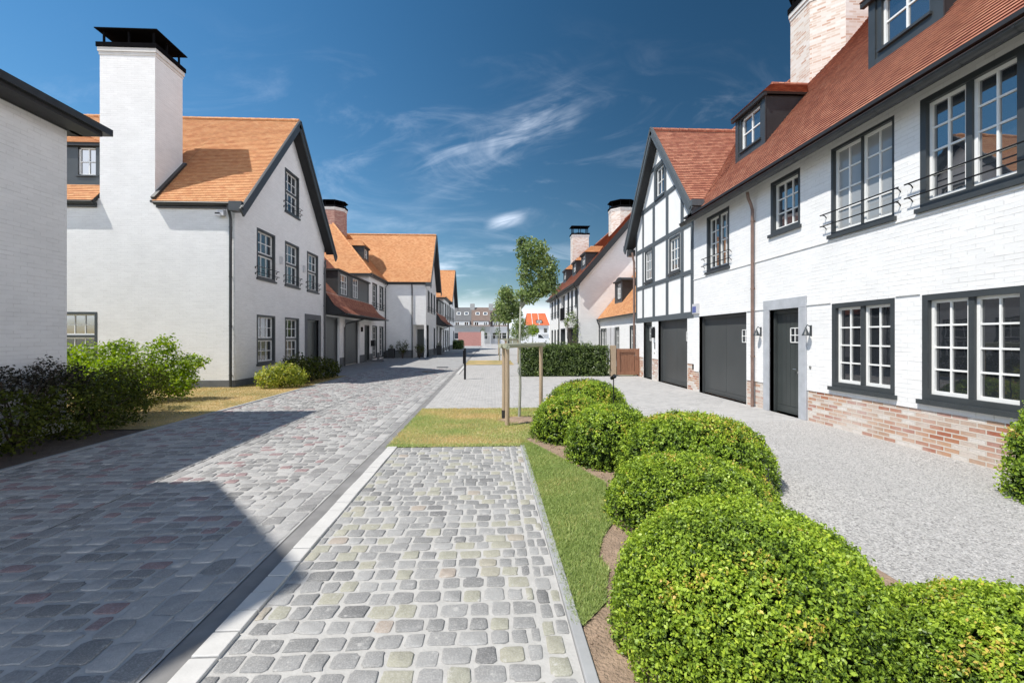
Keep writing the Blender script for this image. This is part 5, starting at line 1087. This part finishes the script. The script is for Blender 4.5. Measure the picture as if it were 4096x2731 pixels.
shrub('hornbeam_shrub', [(-9.0, 11.3, 0.65, .9, .6, .62), (-9.9, 11.9, 0.85, .85, .6, .75), (-8.95, 12.0, 0.8, .75, .6, .72), (-8.25, 12.2, 0.75, .55, .5, .65), (-8.35, 12.1, 1.42, .32, .3, .30), (-7.75, 12.2, 1.0, .42, .3, .22), (-9.4, 12.0, 1.38, .4, .35, .22), (-10.9, 12.0, 0.9, .8, .6, .7), (-8.0, 12.1, .5, .5, .45, .45)], 14000, 0.078, 'beech', 'loose bright green shrub in front of the sunlit white wall', 201, (-9.0, 12.0, 0), fill=0.25, ntips=22)
shrub('garden_shrub', [(-6.6, 3.0, .42, .62, .8, .45), (-6.62, 4.3, .45, .62, .8, .47), (-6.6, 5.5, .47, .6, .75, .50), (-6.85, 6.6, .46, .58, .7, .48), (-7.15, 5.8, .6, .4, .8, .42)], 11000, 0.06, 'darkleaf', 'low dark green shrub mass in shadow along the road edge', 202, (-6.8, 5.0, 0), fill=0.55, ntips=14)
shrub('garden_shrub', [(-6.75, 7.7, .46, .55, .62, .48), (-6.9, 8.7, .44, .52, .6, .5), (-7.3, 8.3, .62, .4, .7, .5), (-7.6, 9.4, .5, .6, .6, .55), (-7.9, 10.5, .55, .7, .6, .6)], 9000, 0.06, 'darkleaf', 'shaded shrub at the corner of the near left house', 203, (-6.9, 8.3, 0), fill=0.5, ntips=12)
shrub('dusky_shrub', [(-7.22, 7.1, .92, .22, .4, .30), (-7.2, 7.7, 1.0, .2, .35, .32), (-7.15, 8.2, .9, .2, .3, .3)], 2600, 0.05, 'purple', 'taller dusky purple shrub against the shaded wall', 204, (-7.25, 7.3, 0), fill=0.2, ntips=16)
shrub('variegated_shrub', [(-7.05, 14.9, .36, .45, .4, .38), (-6.65, 15.0, .45, .42, .42, .4), (-6.45, 15.4, .32, .38, .45, .34)], 3400, 0.075, 'variegated', 'yellow edged shrub at the corner of the chimney house', 205, (-6.9, 15.3, 0), fill=0.35)
shrub('garden_shrub', [(-6.75, 16.3, .44, .5, .6, .46), (-6.7, 17.3, .46, .5, .6, .48), (-6.6, 18.3, .44, .5, .6, .46), (-7.1, 17.0, .6, .45, .8, .42), (-6.55, 19.1, .36, .4, .45, .38)], 4200, 0.085, 'darkleaf', 'dark shrub under the ground floor windows of the chimney house', 206, (-6.7, 17.2, 0), fill=0.45)
shrub('wall_shrub', [(-7.1, 35.9, .95, .32, .25, .45), (-6.6, 35.9, 1.0, .3, .25, .5), (-6.85, 35.9, .6, .4, .25, .3)], 420, 0.10, 'darkleaf', 'thin leafy shrub against the shaded wall left of the corner porch', 207, (-6.85, 35.9, 0), 'thin shrubs by the porch house', fill=0.1)
shrub('wall_shrub', [(-5.75, 36.1, .8, .28, .25, .42), (-5.4, 36.1, .7, .28, .25, .35)], 260, 0.10, 'darkleaf', 'thin leafy shrub standing before the corner porch', 208, (-5.6, 36.1, 0), 'thin shrubs by the porch house', fill=0.1)
leaf_box('hedge', -5.2, -3.9, 62, 67, 0, 1.15, 2500, 0.14, 'hedge', 'dark low hedge at the far left end of the street', 'hedge', seed=6, wob=0.08)
shrub('climbing_plant', [(5.55, 30.2, 2.9, .14, .8, .7), (5.5, 32.0, 3.0, .14, 1.1, .5), (5.5, 33.0, 2.6, .12, .9, .4), (5.6, 29.6, 2.2, .14, .5, .9), (5.55, 30.0, 1.3, .12, .4, .9)], 620, 0.13, 'hedge', 'sparse creeper climbing the corner of the white dormer house', 209, (5.55, 30.5, 0), fill=0.1, cat='creeper', ntips=14)
shrub('planter_shrub', [(-6.8, 37.9, .45, .35, .35, .4)], 200, 0.08, 'darkleaf', 'small dark shrub beside the porch wall', 210, (-6.8, 37.9, 0))
# ---------------------------------------------------------------- trees and their stakes
def tree(label, base, top, r0, blobs, n, L, mat, seed, group=None, fork=None, lean=0.0):
    h = thing('tree', label, 'tree', base, group); b = MB(); B = Vector(base); T = Vector(top)
    b.tube([B + V(0, 0, -.02), B + V(0.0, 0, .06), B.lerp(T, .3) + V(.012, 0, 0), B.lerp(T, .65) + V(-.012, 0, 0), T], [r0 * 1.6, r0 * 1.12, r0, r0 * .9, r0 * .75], 10)
    rng = random.Random(seed)
    for q in blobs:
        c = Vector(q[:3]); m = T.lerp(c, .5) + V(rng.uniform(-.05, .05), rng.uniform(-.05, .05), rng.uniform(0, .06)); b.tube([T - V(0, 0, .05), m, c + V(0, 0, q[5] * .3)], [r0 * .5, r0 * .35, r0 * .12], 6)
        for i in range(5):
            d = V(rng.uniform(-1, 1) * q[3], rng.uniform(-1, 1) * q[4], rng.uniform(-.8, 1) * q[5]) * .8; b.tube([m.lerp(c, rng.uniform(.2, 1)), c + d * .5, c + d], [r0 * .2, r0 * .13, r0 * .06], 5)
    b.build('trunk', 'bark', h, smooth=True); LV, t = leaf_blobs(blobs, n, L, seed, 0.25, up=0.25); leaf_object('crown', LV, t, mat, h); return h
tree('young tree with lopsided leafy crown in the middle lawn, nearest of the staked trees', (0.57, 9.03, 0), (0.60, 9.05, 2.25), 0.026, [(.84, 9.05, 3.33, .36, .36, .30), (1.10, 9.05, 2.98, .29, .30, .31), (1.17, 9.05, 2.68, .21, .24, .21), (.74, 9.05, 2.48, .27, .24, .16), (.70, 9.05, 2.92, .16, .2, .30), (.98, 9.05, 2.62, .22, .24, .18), (.62, 9.05, 3.53, .10, .12, .10)], 5600, 0.062, 'tree', 301, 'staked young street trees')
tree('second staked tree, rounder crown, standing by the end of the clipped hedge', (0.72, 19.25, 0), (0.74, 19.25, 2.45), 0.035, [(.66, 19.25, 3.45, .34, .34, .36), (.55, 19.25, 2.85, .38, .36, .38), (.95, 19.25, 3.0, .32, .32, .36), (.7, 19.25, 2.45, .3, .3, .2), (1.1, 19.25, 2.65, .22, .22, .2)], 3200, 0.11, 'tree', 302, 'staked young street trees')
tree('third staked tree on the parched far lawn', (0.62, 31.6, 0), (0.62, 31.6, 2.4), 0.045, [(.5, 31.6, 3.0, .5, .5, .5), (.9, 31.6, 3.4, .5, .5, .5), (.6, 31.6, 3.9, .45, .45, .45)], 900, 0.15, 'tree', 303, 'staked young street trees')
tree('mid green bushy tree beyond the hedge, right of the third staked tree', (2.95, 46, 0), (2.95, 46, 1.6), 0.07, [(2.7, 46, 2.3, .8, .8, 1.0), (3.3, 46, 2.2, .8, .8, .95), (2.95, 46, 3.2, .7, .7, .8)], 2200, 0.17, 'tree', 304)
tree('small round tree in front of the vivid orange roofed house', (5.4, 58, 0), (5.4, 58, 1.5), 0.07, [(5.4, 58, 2.5, .8, .8, .8)], 900, 0.18, 'beech', 305)
for i, (x, y) in enumerate(((-1.5, 88), (1.5, 92), (4.2, 90), (6.0, 96))):
    tree(('bare looking sapling left of the van', 'sapling between the pink wall and the van', 'sapling just left of the white van', 'sapling behind the white van')[i], (x, y, 0), (x, y, 1.6), 0.05, [(x, y, 2.6, .7, .7, 1.1)], 240, 0.2, 'hedge', 320 + i, 'far saplings')
def stakes(x, y, rot, label, first=True):
    h = thing('tree_stakes', label, 'tree stakes', (x, y, 0), 'tree stake frames'); c, s = math.cos(rot), math.sin(rot)
    P = [(-.29, -.55), (-.33, .12), (.53, 1.18)]; P = [(x + a * c - b_ * s, y + a * s + b_ * c) for a, b_ in P]
    for i, (a, d) in enumerate(P):
        b = MB(); b.tube([(a, d, 0), (a + .004, d, .7), (a, d, 1.46)], [.043, .041, .040], 12); b.build('post', 'stake', h, smooth=False)
    for i in range(3):
        a, d = Vector((*P[i], 1.475)), Vector((*P[(i + 1) % 3], 1.475)); e = (d - a).normalized() * (.10 if i != 1 else .14); dz = V(0, 0, .012 * (i - 1)); b = MB(); b.tube([a - e + dz, d + e + dz], .043, 12); b.build('rail', 'stakegreen', h)
    b = MB(); a, d = P[1]; b.tube([(a, d, .02), (a, d, .19)], .047, 12); b.build('ground_sleeve', 'rubber', h); return h
s0_ = stakes(0.60, 9.0, 0, 'triangular wooden stake frame round the nearest young tree')
def copy_thing(root, loc, label):
    r = root.copy(); COL.objects.link(r); r.location = loc; r['label'] = label
    for ch in root.children: k = ch.copy(); COL.objects.link(k); k.parent = r
    return r
copy_thing(s0_, (0.66, 19.35, 0), 'wooden stake frame round the second tree beside the hedge end')
copy_thing(s0_, (0.45, 31.9, 0), 'wooden stake frame on the parched far lawn')
# soil ring at the foot of the nearest tree
b = MB(); rg = random.Random(5); ring = [(0.62 + 0.52 * math.cos(2 * math.pi * i / 22) * rg.uniform(.85, 1.1), 8.98 + 0.42 * math.sin(2 * math.pi * i / 22) * rg.uniform(.85, 1.1)) for i in range(22)]
b.mesh([(0.57, 9.03, .075)] + [(0.6 + (x - .6) * .55, 9 + (y - 9) * .55, .045 + rg.uniform(-.012, .012)) for x, y in ring] + [(x, y, .006) for x, y in ring], [(0, 1 + i, 1 + (i + 1) % 22) for i in range(22)] + [(1 + i, 23 + i, 23 + (i + 1) % 22, 1 + (i + 1) % 22) for i in range(22)]); struct(b.build('tree_pit_soil', 'soil', smooth=True))
# ---------------------------------------------------------------- small things
def bollard():
    h = thing('bollard', 'slim black bollard with a thicker upper box beside the road', 'bollard', (-1.0, 17.84, 0)); b = MB(); b.box(-1.035, -.955, 17.8, 17.88, 0, 1.12); b.build('post', 'iron', h, bevel=.004); b = MB(); b.box(-1.075, -1.037, 17.78, 17.90, .62, 1.13); b.box(-1.035, -.955, 17.79, 17.89, 1.12, 1.22); b.build('head', 'iron', h, bevel=.004)
bollard()
def spotlight():
    h = thing('garden_spotlight', 'small black garden spotlight on a spike in the farthest clipped bush', 'spotlight', (2.35, 8.6, 0)); b = MB(); b.tube([(2.35, 8.6, 0), (2.35, 8.6, .86)], .010, 8); b.build('spike', 'iron', h); b = MB(); b.tube([(2.33, 8.66, .86), (2.355, 8.575, .90)], .036, 14); b.tube([(2.355, 8.575, .90), (2.36, 8.558, .908)], .041, 14); b.build('head', 'iron', h)
    b = MB(); b.tube([(2.3605, 8.557, .9085), (2.361, 8.555, .9095)], .032, 14); b.build('lens', 'glassb', h)
spotlight()
def gate():
    h = thing('garden_gate', 'reddish wooden garden gate with post between hedge and timbered house', 'gate', (5.7, 18.95, 0)); b = MB(); b.box(5.06, 5.28, 18.92, 19.12, 0, 1.30); b.build('post', 'stake', h, bevel=.005)
    F = Fr((0, 18.98, 0), (1, 0, 0), (0, -1, 0)); b = MB(); planks(b, F, 5.46, 6.08, .12, 1.06, 0.0, 6, 0.008, 0.03)
    for q in ((5.31, 5.45, .06, 1.16), (6.10, 6.25, .06, 1.16), (5.45, 6.10, 1.02, 1.16), (5.45, 6.10, .06, .18)): b.fbox(F, *q, -0.03, 0.035)
    b.build('leaf', 'cedar', h, bevel=.003); b = MB(); p = F.p(6.12, .88, .035); b.tube([p, p + V(0, -.05, 0)], .012, 8); b.tube([p + V(0, -.045, 0), p + V(-.1, -.045, 0)], .009, 8); b.build('handle', 'steel', h)
    b = MB(); b.box(6.255, 6.275, 18.9, 19.0, 0, 1.18); b.build('stop_post', 'cedar', h)
gate()
def doorstep_mat():
    b = MB(); b.box(-8.25, -7.3, 30.5, 31.5, 0.0, 0.10); tag(b.build('doorstep', 'greystone'), 'dark stone doorstep before the garage house door', 'doorstep')
doorstep_mat()
def lamp_post():
    h = thing('lamp_post', 'slim grey lamp post rising behind the second staked tree', 'lamp post', (1.6, 40, 0)); b = MB(); b.tube([(1.6, 40, 0), (1.6, 40, .9), (1.6, 40, 3.5)], [.07, .055, .05], 10); b.build('pole', 'zinc', h); b = MB(); b.tube([(1.6, 40, 3.5), (1.6, 40, 3.56), (1.6, 40, 3.85)], [.05, .11, .09], 10); b.build('lantern', 'iron', h)
lamp_post()
def site_fence():
    h = thing('mesh_fence', 'grey mesh construction fence before the far terraced houses', 'fence', (1.8, 82, 0)); x = -1.0; p = MB(); w = MB()
    while x < 4.9:
        p.tube([(x, 82, 0), (x, 82, 2.0)], .03, 6); p.tube([(x + .95, 82, 0), (x + .95, 82, 2.0)], .03, 6); p.tube([(x, 82, 1.98), (x + .95, 82, 1.98)], .03, 6); p.tube([(x, 82, .15), (x + .95, 82, .15)], .03, 6)
        for i in range(1, 9): w.box(x + .95 * i / 9 - .006, x + .95 * i / 9 + .006, 81.99, 82.0, .15, 1.98)
        for i in range(1, 8): w.box(x, x + .95, 81.985, 81.989, .15 + 1.83 * i / 8 - .006, .15 + 1.83 * i / 8 + .006)
        x += 1.0
    p.build('panel_frame', 'lightgrey', h); w.build('wire_mesh', 'zinc', h)
site_fence()
def planter(x, y, w, hgt, label):
    h = thing('planter', label, 'planter', (x, y, 0), 'dark planters by the house doors'); b = MB(); b.prism(rect(x - w / 2, x + w / 2, y - w / 2, y + w / 2), 0, hgt, scale=1.12, c=(x, y)); b.build('pot', 'clad', h); LV, t = leaf_blobs([(x, y, hgt + .12, w * .5, w * .5, .2)], 160, .07, int(x * -100 + y), .2); leaf_object('plant', LV, t, 'darkleaf', h)
planter(-7.75, 36.1, .42, .75, 'dark square planter at the corner where the pent roof house meets the porch house')
planter(-4.75, 42.4, .45, .85, 'dark square planter at the far corner of the porch house')
